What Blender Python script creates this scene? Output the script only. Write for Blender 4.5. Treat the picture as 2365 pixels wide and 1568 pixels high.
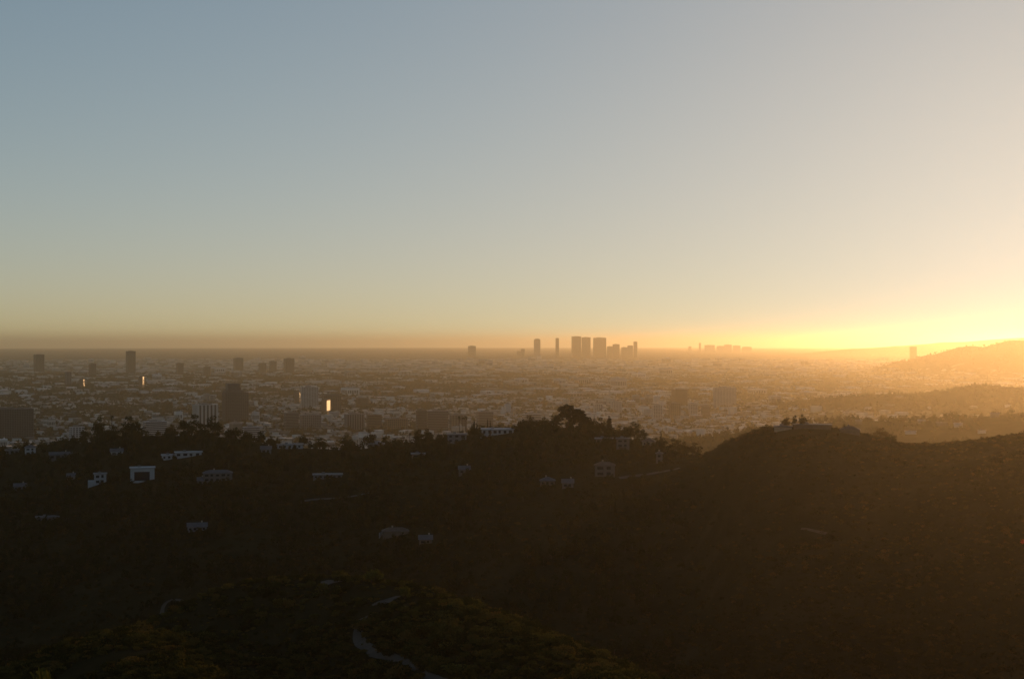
import bpy, bmesh, math, random
import numpy as np
from mathutils import Vector, Matrix

random.seed(7)
RNG = np.random.default_rng(7)
SC = bpy.context.scene
COL = SC.collection
for _o in list(bpy.data.objects):
    bpy.data.objects.remove(_o)

# ------------------------------------------------------------------ camera
HC = 235.0                      # eye height above the plain at its foot, metres
cam_d = bpy.data.cameras.new('camera')
cam = bpy.data.objects.new('camera', cam_d)
COL.objects.link(cam)
cam.location = (0, 0, HC)
cam.rotation_euler = (math.radians(90), 0, 0)
cam_d.lens = 50.0
cam_d.sensor_width = 36.0
cam_d.shift_y = -0.0038
cam_d.clip_start = 0.5
cam_d.clip_end = 200000.0
SC.camera = cam

# ------------------------------------------------------------------ sky, sun, exposure
SUN_AZ = math.radians(23.8)     # to the right of the view direction (+Y)
SUN_EL = math.radians(5.3)
world = bpy.data.worlds.new('World')
SC.world = world
world.use_nodes = True
nt = world.node_tree
nt.nodes.clear()
sky = nt.nodes.new('ShaderNodeTexSky')
sky.sky_type = 'NISHITA'
sky.sun_disc = False
sky.sun_elevation = SUN_EL
sky.sun_rotation = SUN_AZ
sky.altitude = 300
sky.air_density = 0.8
sky.dust_density = 0.5
sky.ozone_density = 1.4
bg = nt.nodes.new('ShaderNodeBackground')
bg.inputs['Strength'].default_value = 0.130
wo = nt.nodes.new('ShaderNodeOutputWorld')
# the whole sky is seen through a soft shoulder, x / (1 + x), so that the side near the sun keeps its tone
SKY_K = 0.185
vs = nt.nodes.new('ShaderNodeVectorMath'); vs.operation = 'SCALE'; vs.inputs['Scale'].default_value = SKY_K
va = nt.nodes.new('ShaderNodeVectorMath'); va.operation = 'ADD'; va.inputs[1].default_value = (1, 1, 1)
vd = nt.nodes.new('ShaderNodeVectorMath'); vd.operation = 'DIVIDE'
vm = nt.nodes.new('ShaderNodeVectorMath'); vm.operation = 'SCALE'; vm.inputs['Scale'].default_value = 8.4
nt.links.new(sky.outputs[0], vs.inputs[0]); nt.links.new(vs.outputs[0], va.inputs[0])
nt.links.new(vs.outputs[0], vd.inputs[0]); nt.links.new(va.outputs[0], vd.inputs[1])
nt.links.new(vd.outputs[0], vm.inputs[0]); nt.links.new(vm.outputs[0], bg.inputs[0])
nt.links.new(bg.outputs[0], wo.inputs[0])

sun_d = bpy.data.lights.new('sun', 'SUN')
sun_d.energy = 2.0
sun_d.angle = math.radians(0.5)
sun_d.color = (1.0, 0.57, 0.25)
sun = bpy.data.objects.new('sun', sun_d)
COL.objects.link(sun)
SUN_DIR = Vector((math.sin(SUN_AZ) * math.cos(SUN_EL), math.cos(SUN_AZ) * math.cos(SUN_EL), math.sin(SUN_EL)))
sun.rotation_euler = SUN_DIR.to_track_quat('Z', 'Y').to_euler()
sun.location = (2000, 4000, 900)

SC.view_settings.view_transform = 'Standard'
SC.view_settings.look = 'None'
SC.view_settings.exposure = -0.34
SC.view_settings.gamma = 1.0
SC.view_settings.use_curve_mapping = False
SC.render.engine = 'CYCLES'
SC.cycles.max_bounces = 6
SC.cycles.diffuse_bounces = 2
SC.cycles.glossy_bounces = 2
SC.cycles.transmission_bounces = 2
SC.cycles.transparent_max_bounces = 4
SC.cycles.volume_bounces = 3
SC.cycles.use_denoising = True

# haze numbers (the box itself is built after the land it must hold)
HAZE_DENSITY = 4.2e-5
HAZE_COLOR = (0.97, 0.82, 0.56)
HAZE_G = 0.825

# ------------------------------------------------------------------ measuring helpers
F = 1024 * 50 / 36.0
K = 1024 / 2365.0               # photograph measured at 2365 px wide
VE = 335.1                      # row of the eye level at 1024 px
R_EARTH = 6371000.0

def tan_u(u):
    return (u * K - 512.0) / F

def X_of(u, y):
    return tan_u(u) * y

def Z_of(v, y):
    return HC - (v * K - VE) / F * y

# ------------------------------------------------------------------ noise
_perm = RNG.random((256, 256))

def vnoise(x, y):
    xi = np.floor(x).astype(int); yi = np.floor(y).astype(int)
    fx = x - xi; fy = y - yi
    fx = fx * fx * (3 - 2 * fx); fy = fy * fy * (3 - 2 * fy)
    a = _perm[xi & 255, yi & 255]; b = _perm[(xi + 1) & 255, yi & 255]
    c = _perm[xi & 255, (yi + 1) & 255]; d = _perm[(xi + 1) & 255, (yi + 1) & 255]
    return (a * (1 - fx) + b * fx) * (1 - fy) + (c * (1 - fx) + d * fx) * fy

def fbm(x, y, octs=4):
    s = 0.0; a = 1.0; t = 0.0
    for i in range(octs):
        s = s + a * (vnoise(x * 2 ** i + 17.3 * i, y * 2 ** i + 9.1 * i) - 0.5)
        t += a; a *= 0.5
    return s / t * 2

# ------------------------------------------------------------------ the lie of the land
# skyline of the near ridge: photograph column, ground row, distance
CREST = [(-900, 1060, 1300), (-300, 1055, 1280), (0, 1046, 1260), (150, 1024, 1230), (300, 1004, 1200), (470, 1002, 1180),
         (560, 1010, 1160), (650, 1030, 1150), (800, 1036, 1130), (950, 1024, 1100), (1050, 1010, 1080), (1110, 999, 1060), (1190, 993, 1050),
         (1300, 984, 1040), (1400, 1000, 1020), (1500, 1020, 1000), (1560, 1040, 975), (1620, 1050, 950), (1680, 1010, 900), (1750, 989, 860),
         (1850, 981, 840), (1940, 988, 830), (2030, 1008, 820), (2090, 1022, 810), (2180, 1020, 780), (2365, 1000, 740),
         (2650, 960, 700), (3200, 900, 650)]
_cu = np.array([c[0] for c in CREST], float)
_ct = (_cu * K - 512) / F
_cy = np.array([c[2] for c in CREST], float)
_cz = np.array([Z_of(c[1], c[2]) for c in CREST])
# canyon in front of that ridge
VAL = [(-900, .60, 62), (0, .60, 62), (600, .60, 66), (1000, .63, 72), (1400, .66, 76), (1700, .68, 78), (2000, .70, 80), (2365, .70, 84), (3200, .7, 90)]
_vt = (np.array([c[0] for c in VAL]) * K - 512) / F
_vf = np.array([c[1] for c in VAL]); _vz = np.array([c[2] for c in VAL], float)

_T = np.linspace(-1.2, 1.2, 721)
_Y = np.concatenate([np.linspace(0, 2000, 401), np.linspace(2010, 8000, 300)])
_Z = np.zeros((len(_T), len(_Y)))
for i, t in enumerate(_T):
    yc = np.interp(t, _ct, _cy); zc = np.interp(t, _ct, _cz)
    f = np.interp(t, _vt, _vf); zv = np.interp(t, _vt, _vz)
    ys = [0, 60, 160, 260, f * yc - 60, f * yc + 30, yc - 70, yc, yc + 60, yc + 260, yc + 700, 2500, 4000, 8000]
    zs = [233.0, 213, 190, 150, zv + 6, zv, zc - 11, zc, zc - 7, zc - 70, 30, 14, 6, 0]
    _Z[i] = np.interp(_Y, ys, zs)
def _smooth(a, n, axis):
    k = np.hanning(n + 2)[1:-1]; k /= k.sum()
    pad = [(0, 0), (0, 0)]; pad[axis] = (n // 2, n // 2)
    b = np.pad(a, pad, mode='edge')
    return np.apply_along_axis(lambda m: np.convolve(m, k, mode='valid'), axis, b)
_Zs = _smooth(_Z, 9, 1)
_Zs = _smooth(_Zs, 5, 0)

def _lookup(t, y):
    ti = np.clip((t + 1.2) / 2.4 * 720, 0, 719.999)
    yi = np.where(y < 2000, y / 5.0, 401 + (y - 2010) / (5990 / 299.0))
    yi = np.clip(yi, 0, len(_Y) - 1.001)
    a = ti.astype(int); b = yi.astype(int); fa = ti - a; fb = yi - b
    return (_Zs[a, b] * (1 - fa) + _Zs[a + 1, b] * fa) * (1 - fb) + (_Zs[a, b + 1] * (1 - fa) + _Zs[a + 1, b + 1] * fa) * fb

def _seg_ridge(x, y, pts, slope, rnd):
    """height of a rounded ridge along a crest line of (x, y, z) points"""
    best = np.full(np.shape(x), -1e9)
    for (x0, y0, z0), (x1, y1, z1) in zip(pts[:-1], pts[1:]):
        dx, dy = x1 - x0, y1 - y0
        q = np.clip(((x - x0) * dx + (y - y0) * dy) / (dx * dx + dy * dy), 0, 1)
        d = np.hypot(x - x0 - q * dx, y - y0 - q * dy)
        h = z0 + q * (z1 - z0) - slope * (np.sqrt(d * d + rnd * rnd) - rnd)
        best = np.maximum(best, h)
    return best

def _smax(a, b, k):
    h = np.clip(0.5 + 0.5 * (a - b) / k, 0, 1)
    return b * (1 - h) + a * h + k * h * (1 - h)

def _line(pts):
    return [(X_of(u, y), y, Z_of(v, y) + (X_of(u, y) ** 2 + y * y) / (2 * R_EARTH)) for u, v, y in pts]

# brushy spur that comes out towards the trail
SPUR = _line([(1560, 1640, 235), (1380, 1568, 290), (1240, 1478, 345), (1080, 1398, 395), (930, 1352, 440), (760, 1335, 470), (600, 1345, 490)])
SPUR2 = _line([(300, 1700, 250), (330, 1560, 330), (300, 1460, 420)])
# wooded hills beyond the near ridge, on the sunny side
WOOD = _line([(1740, 945, 4300), (1850, 930, 4200), (1960, 914, 4100), (2050, 908, 4000), (2150, 915, 3950), (2250, 899, 3900), (2365, 902, 3850), (2600, 885, 3700), (3000, 865, 3600)])
WOOD2 = _line([(1830, 984, 2350), (1900, 976, 2300), (2000, 968, 2250), (2150, 962, 2200), (2365, 955, 2150), (2700, 930, 2050)])
# high ridge that closes the view towards the sun
MOUNT = _line([(2040, 840, 9200), (2080, 835, 9100), (2120, 832, 9000), (2150, 822, 8900), (2200, 810, 8800), (2245, 797, 8700), (2290, 796, 8600), (2340, 785, 8500),
               (2365, 782, 8500), (2450, 778, 8400), (2700, 775, 8200), (3100, 776, 8000), (3600, 780, 7800)])
FARM = _line([(1850, 812, 19600), (1980, 804, 19400), (2080, 798, 19300), (2200, 787, 19200), (2300, 781, 19100), (2365, 778, 19000), (2600, 772, 18800), (3200, 772, 18600)])

def H(x, y):
    x = np.asarray(x, float); y = np.asarray(y, float)
    yy = np.maximum(y, 0.0)
    t = x / np.maximum(yy, 140.0)
    z = _lookup(t, yy)
    behind = np.clip(-y / 300.0, 0, 1)
    z = z + behind * 18.0
    z = _smax(z, _seg_ridge(x, y, SPUR, 0.62, 14.0), 10.0)
    z = _smax(z, _seg_ridge(x, y, SPUR2, 0.55, 18.0), 10.0)
    hill = np.clip((z - 25) / 60, 0, 1) * np.clip(yy / 120, 0, 1)
    near_crest = np.exp(-((y - np.interp(t, _ct, _cy)) / 80.0) ** 2)
    hill = hill * (1 - .9 * near_crest)
    z = z + hill * (fbm(x / 130.0, y / 130.0, 4) * 5.0 + fbm(x / 35.0 + 50, y / 35.0, 3) * 1.5)
    m = y > 1100
    if np.any(m):
        w = _seg_ridge(x, y, WOOD, 0.24, 140.0)
        w = np.maximum(w, _seg_ridge(x, y, WOOD2, 0.26, 100.0))
        w = w + fbm(x / 220.0 + 5, y / 220.0, 4) * 14
        z = np.where(m, _smax(z, w, 12.0), z)
        q = _seg_ridge(x, y, MOUNT, 0.36, 60.0)
        fall = np.clip((y - 5600) / 1800.0, 0, 1)
        q = q + np.minimum(fbm(x / 420.0, y / 420.0, 5), 0.25) * 34 * np.clip((230 - q) / 60, 0.12, 1)
        z = np.where(m, np.maximum(z, q * fall), z)
        q = _seg_ridge(x, y, FARM, 0.22, 200.0) + fbm(x / 900.0, y / 900.0, 4) * 12
        z = np.where(y > 12000, np.maximum(z, q), z)
    return z - (x * x + y * y) / (2 * R_EARTH)

def h1(x, y):
    return float(H(np.array([x]), np.array([y]))[0])

def hit(u, v, y0=120.0, y1=9000.0):
    """the first point of the land on the sight line through a photograph pixel"""
    t = tan_u(u)
    ys = np.concatenate([np.arange(y0, 2200, 2.0), np.arange(2200, y1, 15.0)])
    ys = ys[ys >= y0]
    g = H(t * ys, ys); z = HC - (v * K - VE) / F * ys
    idx = np.nonzero(g >= z)[0]
    if len(idx) == 0:
        return None
    y = float(ys[idx[0]])
    return Vector((t * y, y, h1(t * y, y)))

def side_phrase(u, v, marks, flat=.45):
    """'left of the X' and the like for the landmark nearest to a photograph pixel"""
    mu, mv, ph = min(marks, key=lambda q: math.hypot(q[0] - u, (q[1] - v) * 2.2))
    du, dv = u - mu, (v - mv) * 2.2
    if abs(du) > abs(dv):
        return ('right of ' if du > 0 else 'left of ') + ph
    return ('below ' if dv > 0 else 'above ') + ph

ORD = ['first', 'second', 'third', 'fourth', 'fifth', 'sixth', 'seventh', 'eighth', 'ninth', 'tenth', 'eleventh', 'twelfth', 'thirteenth', 'fourteenth', 'fifteenth',
       'sixteenth', 'seventeenth', 'eighteenth', 'nineteenth', 'twentieth', 'twenty-first', 'twenty-second', 'twenty-third', 'twenty-fourth']

def crest_y(u):
    return float(np.interp(tan_u(u), _ct, _cy))

# ------------------------------------------------------------------ material helpers
def new_mat(name):
    m = bpy.data.materials.new(name); m.use_nodes = True
    n = m.node_tree; b = n.nodes['Principled BSDF']
    return m, n, b

def node(n, kind, **kw):
    x = n.nodes.new(kind)
    for k, v in kw.items():
        setattr(x, k, v)
    return x

def ramp(n, stops, fac):
    r = n.nodes.new('ShaderNodeValToRGB')
    e = r.color_ramp.elements
    while len(e) < len(stops):
        e.new(0.5)
    for el, (p, c) in zip(e, stops):
        el.position = p; el.color = (*c, 1)
    n.links.new(fac, r.inputs[0])
    return r.outputs[0]

def mix(n, fac, a, b, mode='MIX'):
    x = n.nodes.new('ShaderNodeMix'); x.data_type = 'RGBA'; x.blend_type = mode
    for inp, val in ((x.inputs[0], fac), (x.inputs[6], a), (x.inputs[7], b)):
        if hasattr(val, 'is_output'):
            n.links.new(val, inp)
        elif isinstance(val, (int, float)):
            inp.default_value = val
        else:
            inp.default_value = (*val, 1)
    return x.outputs[2]

def tex_noise(n, scale, detail=4, coord='Object', rough=0.6):
    tc = n.nodes.new('ShaderNodeTexCoord')
    t = n.nodes.new('ShaderNodeTexNoise')
    t.inputs['Scale'].default_value = scale; t.inputs['Detail'].default_value = detail
    t.inputs['Roughness'].default_value = rough
    n.links.new(tc.outputs[coord], t.inputs['Vector'])
    return t.outputs[0]

MATS = {}
def plain(name, c, rough=0.8, var=0.25, scale=0.35, metallic=0.0):
    if name in MATS: return MATS[name]
    m, n, b = new_mat(name)
    f = tex_noise(n, scale, 5)
    lo = tuple(v * (1 - var) for v in c); hi = tuple(min(1, v * (1 + var)) for v in c)
    n.links.new(ramp(n, [(0.3, lo), (0.7, hi)], f), b.inputs['Base Color'])
    b.inputs['Roughness'].default_value = rough; b.inputs['Metallic'].default_value = metallic
    b.inputs['Specular IOR Level'].default_value = 0.25
    MATS[name] = m
    return m

def leaf_mat(name, stops, trans=0.0):
    m, n, b = new_mat(name)
    oi = node(n, 'ShaderNodeObjectInfo')
    c = ramp(n, stops, oi.outputs['Random'])
    f = tex_noise(n, 9.0, 2)
    c2 = mix(n, f, (0.45, 0.45, 0.45), (1.5, 1.45, 1.3))
    lc = mix(n, 1.0, c, c2, 'MULTIPLY')
    n.links.new(lc, b.inputs['Base Color'])
    # light also comes through the leaves
    tl = node(n, 'ShaderNodeBsdfTranslucent'); ms = node(n, 'ShaderNodeMixShader'); ms.inputs[0].default_value = .22
    n.links.new(mix(n, 1.0, lc, (2.4, 2.0, 1.0), 'MULTIPLY'), tl.inputs['Color'])
    n.links.new(b.outputs[0], ms.inputs[1]); n.links.new(tl.outputs[0], ms.inputs[2])
    n.links.new(ms.outputs[0], n.nodes['Material Output'].inputs['Surface'])
    b.inputs['Roughness'].default_value = 0.75
    b.inputs['Specular IOR Level'].default_value = 0.0
    MATS[name] = m
    return m

leaf_mat('foliage', [(0.0, (.014, .019, .006)), (.4, (.020, .024, .008)), (.75, (.028, .028, .009)), (1, (.044, .032, .010))])
leaf_mat('needles', [(0.0, (.010, .015, .006)), (1, (.017, .020, .008))])
leaf_mat('chaparral', [(0.0, (.014, .017, .006)), (.5, (.024, .023, .008)), (.85, (.040, .030, .010)), (1, (.060, .038, .013))])
leaf_mat('near_brush', [(0.0, (.020, .026, .009)), (.35, (.026, .030, .010)), (.6, (.050, .050, .016)), (.85, (.080, .070, .022)), (1, (.092, .062, .022))])  # olive tones raised above chaparral so the spur brush looks lit
leaf_mat('rust_leaves', [(0.0, (.10, .045, .016)), (1, (.14, .06, .02))])
leaf_mat('pale_leaves', [(0.0, (.055, .065, .020)), (1, (.075, .075, .024))])
leaf_mat('red_flowers', [(0.0, (.55, .06, .025)), (1, (.6, .08, .03))])
plain('bark', (.045, .032, .022), .9, .3, 4)

# ------------------------------------------------------------------ object helpers
def link(o, parent=None):
    COL.objects.link(o)
    if parent is not None:
        o.parent = parent
    return o

def mesh_obj(name, verts, faces, mats, parent=None, fm=None, smooth=False):
    me = bpy.data.meshes.new(name)
    me.from_pydata([tuple(v) for v in verts], [], faces)
    for m in (mats if isinstance(mats, (list, tuple)) else [mats]):
        me.materials.append(m)
    if fm is not None:
        me.polygons.foreach_set('material_index', np.array(fm, np.int32))
    if smooth:
        me.polygons.foreach_set('use_smooth', np.ones(len(me.polygons), bool))
    me.update()
    return link(bpy.data.objects.new(name, me), parent)

def tag(o, label=None, cat=None, group=None, kind=None):
    if label: o['label'] = label
    if cat: o['category'] = cat
    if group: o['group'] = group
    if kind: o['kind'] = kind
    return o

def empty(name, loc, rz=0.0):
    o = bpy.data.objects.new(name, None)
    o.empty_display_size = 1.0
    COL.objects.link(o)
    o.location = loc; o.rotation_euler = (0, 0, rz)
    return o

def child_copy(src, parent):
    c = src.copy(); COL.objects.link(c); c.parent = parent
    return c

class MB:
    """collects boxes and other simple solids, then links them as one mesh"""
    def __init__(s):
        s.v = []; s.f = []; s.m = []
    def box(s, x0, x1, y0, y1, z0, z1, m=0, bottom=True):
        b = len(s.v)
        s.v += [(x0, y0, z0), (x1, y0, z0), (x1, y1, z0), (x0, y1, z0), (x0, y0, z1), (x1, y0, z1), (x1, y1, z1), (x0, y1, z1)]
        q = [(4, 5, 6, 7), (0, 1, 5, 4), (1, 2, 6, 5), (2, 3, 7, 6), (3, 0, 4, 7)]
        if bottom: q.append((3, 2, 1, 0))
        s.f += [tuple(b + i for i in a) for a in q]; s.m += [m] * len(q)
        return s
    def prism(s, pts, z0, z1, m=0):
        b = len(s.v); n = len(pts)
        s.v += [(x, y, z0) for x, y in pts] + [(x, y, z1) for x, y in pts]
        s.f.append(tuple(b + n + i for i in range(n))); s.m.append(m)
        s.f.append(tuple(b + i for i in reversed(range(n)))); s.m.append(m)
        for i in range(n):
            j = (i + 1) % n
            s.f.append((b + i, b + j, b + n + j, b + n + i)); s.m.append(m)
        return s
    def gable(s, x0, x1, y0, y1, z0, z1, over=0.5, m=0, hip=0.0):
        x0 -= over; x1 += over; y0 -= over; y1 += over
        b = len(s.v); ym = (y0 + y1) / 2
        s.v += [(x0, y0, z0), (x1, y0, z0), (x1, y1, z0), (x0, y1, z0), (x0 + hip, ym, z1), (x1 - hip, ym, z1)]
        q = [(0, 1, 5, 4), (2, 3, 4, 5), (0, 4, 3), (1, 2, 5), (3, 2, 1, 0)]
        s.f += [tuple(b + i for i in a) for a in q]; s.m += [m] * len(q)
        return s
    def cyl(s, cx, cy, r, z0, z1, n=10, m=0, r2=None):
        r2 = r if r2 is None else r2
        b = len(s.v)
        for i in range(n):
            a = 2 * math.pi * i / n
            s.v.append((cx + r * math.cos(a), cy + r * math.sin(a), z0))
        for i in range(n):
            a = 2 * math.pi * i / n
            s.v.append((cx + r2 * math.cos(a), cy + r2 * math.sin(a), z1))
        s.f.append(tuple(b + n + i for i in range(n))); s.m.append(m)
        for i in range(n):
            j = (i + 1) % n
            s.f.append((b + i, b + j, b + n + j, b + n + i)); s.m.append(m)
        return s
    def build(s, name, mats, parent=None, smooth=False):
        return mesh_obj(name, s.v, s.f, mats, parent, s.m, smooth)

# ------------------------------------------------------------------ ground sheet out to the horizon
def ground_material():
    m, n, b = new_mat('ground')
    at = node(n, 'ShaderNodeAttribute', attribute_name='brush')
    brush = ramp(n, [(.25, (.014, .015, .006)), (.5, (.024, .021, .009)), (.75, (.040, .030, .014))], tex_noise(n, .045, 8))
    # city floor: yards, lawns, roofs and parking lots too small to tell apart
    tc = node(n, 'ShaderNodeTexCoord')
    mp = node(n, 'ShaderNodeMapping')
    mp.inputs['Rotation'].default_value = (0, 0, math.radians(27))
    n.links.new(tc.outputs['Object'], mp.inputs['Vector'])
    vo = node(n, 'ShaderNodeTexVoronoi', distance='CHEBYCHEV')
    vo.inputs['Scale'].default_value = 1 / 26.0
    vo.inputs['Randomness'].default_value = 0.8
    n.links.new(mp.outputs[0], vo.inputs['Vector'])
    sep = node(n, 'ShaderNodeSeparateColor')
    n.links.new(vo.outputs['Color'], sep.inputs[0])
    lots = ramp(n, [(0.0, (.022, .026, .014)), (.5, (.040, .036, .022)), (.72, (.08, .07, .055)), (.86, (.17, .16, .14)), (1.0, (.36, .33, .30))], sep.outputs[0])
    wide = ramp(n, [(.36, (.35, .35, .35)), (.62, (1.25, 1.2, 1.1))], tex_noise(n, .0011, 6, rough=.7))
    city = mix(n, 1.0, lots, wide, 'MULTIPLY')
    n.links.new(mix(n, at.outputs['Fac'], city, brush), b.inputs['Base Color'])
    b.inputs['Roughness'].default_value = 0.95
    b.inputs['Specular IOR Level'].default_value = 0.0
    bp = node(n, 'ShaderNodeBump'); bp.inputs['Strength'].default_value = 0.5; bp.inputs['Distance'].default_value = 1.2
    n.links.new(tex_noise(n, .35, 6), bp.inputs['Height'])
    n.links.new(bp.outputs[0], b.inputs['Normal'])
    return m

def build_ground():
    ys = np.concatenate([np.linspace(-450, -30, 15), np.arange(0, 1600, 6.0), np.geomspace(1600, 7000, 170)[0:], np.geomspace(7060, 70000, 110)])
    ss = np.concatenate([np.linspace(-.85, -.33, 40, endpoint=False), np.linspace(-.33, .33, 300), np.linspace(.33, .85, 40)[1:]])
    S, Y = np.meshgrid(ss, ys)
    Xg = S * (Y + 600.0)
    Zg = H(Xg, Y)
    Zflat = Zg + (Xg ** 2 + Y ** 2) / (2 * R_EARTH)
    br = np.clip((Zflat - 22) / 25, 0, 1)
    nr, nc = Xg.shape
    V = np.stack([Xg, Y, Zg], -1).reshape(-1, 3)
    i = np.arange(nr - 1)[:, None] * nc + np.arange(nc - 1)[None, :]
    Fq = np.stack([i, i + 1, i + nc + 1, i + nc], -1).reshape(-1, 4)
    me = bpy.data.meshes.new('ground')
    me.vertices.add(len(V)); me.vertices.foreach_set('co', V.astype(np.float32).ravel())
    me.loops.add(Fq.size); me.loops.foreach_set('vertex_index', Fq.astype(np.int32).ravel())
    me.polygons.add(len(Fq)); me.polygons.foreach_set('loop_start', np.arange(0, Fq.size, 4, dtype=np.int32))
    me.polygons.foreach_set('use_smooth', np.ones(len(Fq), bool))
    me.update(calc_edges=True)
    a = me.attributes.new('brush', 'FLOAT', 'POINT')
    a.data.foreach_set('value', br.astype(np.float32).ravel())
    me.materials.append(ground_material())
    o = link(bpy.data.objects.new('ground', me))
    tag(o, kind='structure')
    o['label'] = 'brush covered hills dropping to the wide city plain'
    return o
ground = build_ground()

# ------------------------------------------------------------------ the air over the city
def build_haze():
    # a closed box over the whole land; its lid keeps an even height above the curved plain
    xs = np.linspace(-64000, 64000, 41); ys = np.concatenate([[-470.0], np.linspace(1500, 70600, 24)])
    nx, ny = len(xs), len(ys)
    V = [(x, y, HC + 62 - (x * x + y * y) / (2 * R_EARTH)) for y in ys for x in xs] + [(x, y, -690.0) for y in ys for x in xs]
    q = nx * ny
    Fc = []
    for j in range(ny - 1):
        for i in range(nx - 1):
            k = j * nx + i
            Fc.append((k, k + 1, k + nx + 1, k + nx)); Fc.append((q + k + nx, q + k + nx + 1, q + k + 1, q + k))
    rim = [i for i in range(nx)] + [j * nx + nx - 1 for j in range(1, ny)] + [(ny - 1) * nx + i for i in range(nx - 2, -1, -1)] + [j * nx for j in range(ny - 2, 0, -1)]
    for k in range(len(rim)):
        c, d = rim[k], rim[(k + 1) % len(rim)]
        Fc.append((q + c, q + d, d, c))
    m = bpy.data.materials.new('haze'); m.use_nodes = True
    n = m.node_tree; n.nodes.clear()
    out = node(n, 'ShaderNodeOutputMaterial')
    pv = node(n, 'ShaderNodeVolumePrincipled')
    pv.inputs['Color'].default_value = (*HAZE_COLOR, 1)
    pv.inputs['Density'].default_value = HAZE_DENSITY
    pv.inputs['Anisotropy'].default_value = HAZE_G
    n.links.new(pv.outputs[0], out.inputs['Volume'])
    o = mesh_obj('haze', V, Fc, m)
    tag(o, 'warm evening haze lying over the city', 'haze', kind='stuff')
build_haze()

# ------------------------------------------------------------------ trails and streets on the near hills
plain('trail_soil', (.060, .048, .036), .95, .25, .2)
plain('pavement', (.06, .058, .057), .95, .2, .15)
plain('bare_soil', (.065, .052, .042), .95, .3, .25)
CLEAR = []          # discs kept free of brush

def ribbon(name, px, width, mat, label, lift=0.35, y0=120, open_=False, even=6):
    pts = [hit(u, v, y0) for u, v in px]
    pts = [p for p in pts if p is not None]
    fine = []
    for a, b in zip(pts[:-1], pts[1:]):
        if (b - a).length > 140: continue
        k = max(2, int((b - a).length / 3))
        for i in range(k):
            q = a.lerp(b, i / k); fine.append((q.x, q.y))
    P = np.array(fine)
    for _ in range(even):
        P[1:-1] = (P[:-2] + 2 * P[1:-1] + P[2:]) / 4
    d = np.gradient(P, axis=0); d /= np.linalg.norm(d, axis=1)[:, None] + 1e-9
    nrm = np.stack([-d[:, 1], d[:, 0]], 1)
    V = []; n = 4
    wv = width * (1 + .25 * fbm(P[:, 0] / 9, P[:, 1] / 9, 2))
    for j in range(n + 1):
        Q = P + nrm * (wv * (j / n - .5))[:, None]
        V.append(np.column_stack([Q, H(Q[:, 0], Q[:, 1]) + lift]))
    V = np.concatenate(V); L = len(P)
    Fq = [(j * L + i, j * L + i + 1, (j + 1) * L + i + 1, (j + 1) * L + i) for j in range(n) for i in range(L - 1)]
    o = mesh_obj(name, V, Fq, mat, smooth=True)
    tag(o, label, kind='structure')
    for k, q in enumerate(P[::2]):
        if open_ or math.sin(k * .55) + math.sin(k * .23 + 1) > -.2:
            CLEAR.append((q[0], q[1], width * .34 + (1.1 if open_ else .5)))
    return o

ribbon('trail', [(838, 1432), (824, 1452), (822, 1476), (836, 1496), (862, 1512), (900, 1520), (935, 1536), (970, 1556), (1010, 1578), (1060, 1606)], 3.0, MATS['trail_soil'], 'pale dirt trail curving down the brushy spur', open_=True)
ribbon('trail', [(430, 1392), (408, 1382), (384, 1386), (374, 1402), (374, 1425), (380, 1445)], 2.6, MATS['trail_soil'], 'short bend of dirt trail low on the dark slope')
ribbon('fire_road', [(1850, 1226), (1890, 1234), (1930, 1239)], 1.8, MATS['trail_soil'], 'faint piece of a dirt road low on the rounded hill', even=40)
ribbon('hill_street', [(690, 1160), (760, 1152), (820, 1144), (880, 1136)], 2.6, MATS['pavement'], 'faint street running along the dark wooded slope')
ribbon('hill_street', [(1430, 1105), (1480, 1098), (1530, 1090), (1580, 1078)], 3.0, MATS['pavement'], 'street climbing towards the gap beside the rounded hill')

# ------------------------------------------------------------------ plants: shared meshes of unit height
def leaf_cloud(centres, per, leaf, rng, flat=0.0):
    """small leaf faces spread on and inside a set of (centre, radius) clumps"""
    P = []
    for (cx, cy, cz, r) in centres:
        n = max(6, int(per * (r / centres[0][3]) ** 2))
        d = rng.normal(size=(n, 3)); d /= np.linalg.norm(d, axis=1)[:, None]
        q = d * (r * (0.55 + 0.5 * rng.random(n)))[:, None]
        q[:, 2] *= 0.8
        P.append(q + np.array([cx, cy, cz]))
    P = np.concatenate(P)
    n = len(P)
    a = rng.normal(size=(n, 3)); a[:, 2] *= (1 - flat); a /= np.linalg.norm(a, axis=1)[:, None]
    b = np.cross(a, rng.normal(size=(n, 3))); b /= np.linalg.norm(b, axis=1)[:, None]
    s = leaf * (0.6 + 0.8 * rng.random(n))[:, None]
    v = np.stack([P - a * s, P + b * s * .55, P + a * s, P - b * s * .55], 1).reshape(-1, 3)
    return v, np.arange(4 * n).reshape(n, 4)

def limb(V, Fc, p0, p1, r0, r1, n=5):
    p0 = Vector(p0); p1 = Vector(p1); d = (p1 - p0).normalized()
    q = d.to_track_quat('Z', 'Y'); b = len(V)
    for p, r in ((p0, r0), (p1, r1)):
        for i in range(n):
            a = 2 * math.pi * i / n
            V.append(tuple(p + q @ Vector((r * math.cos(a), r * math.sin(a), 0))))
    for i in range(n):
        j = (i + 1) % n
        Fc.append((b + i, b + j, b + n + j, b + n + i))
    Fc.append(tuple(b + n + i for i in range(n)))

def as_mesh(name, v, f, mat):
    me = bpy.data.meshes.new(name)
    me.from_pydata(np.asarray(v).tolist(), [], [tuple(x) for x in np.asarray(f).tolist()] if not isinstance(f, list) else f)
    me.materials.append(mat); me.update()
    return me

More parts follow.
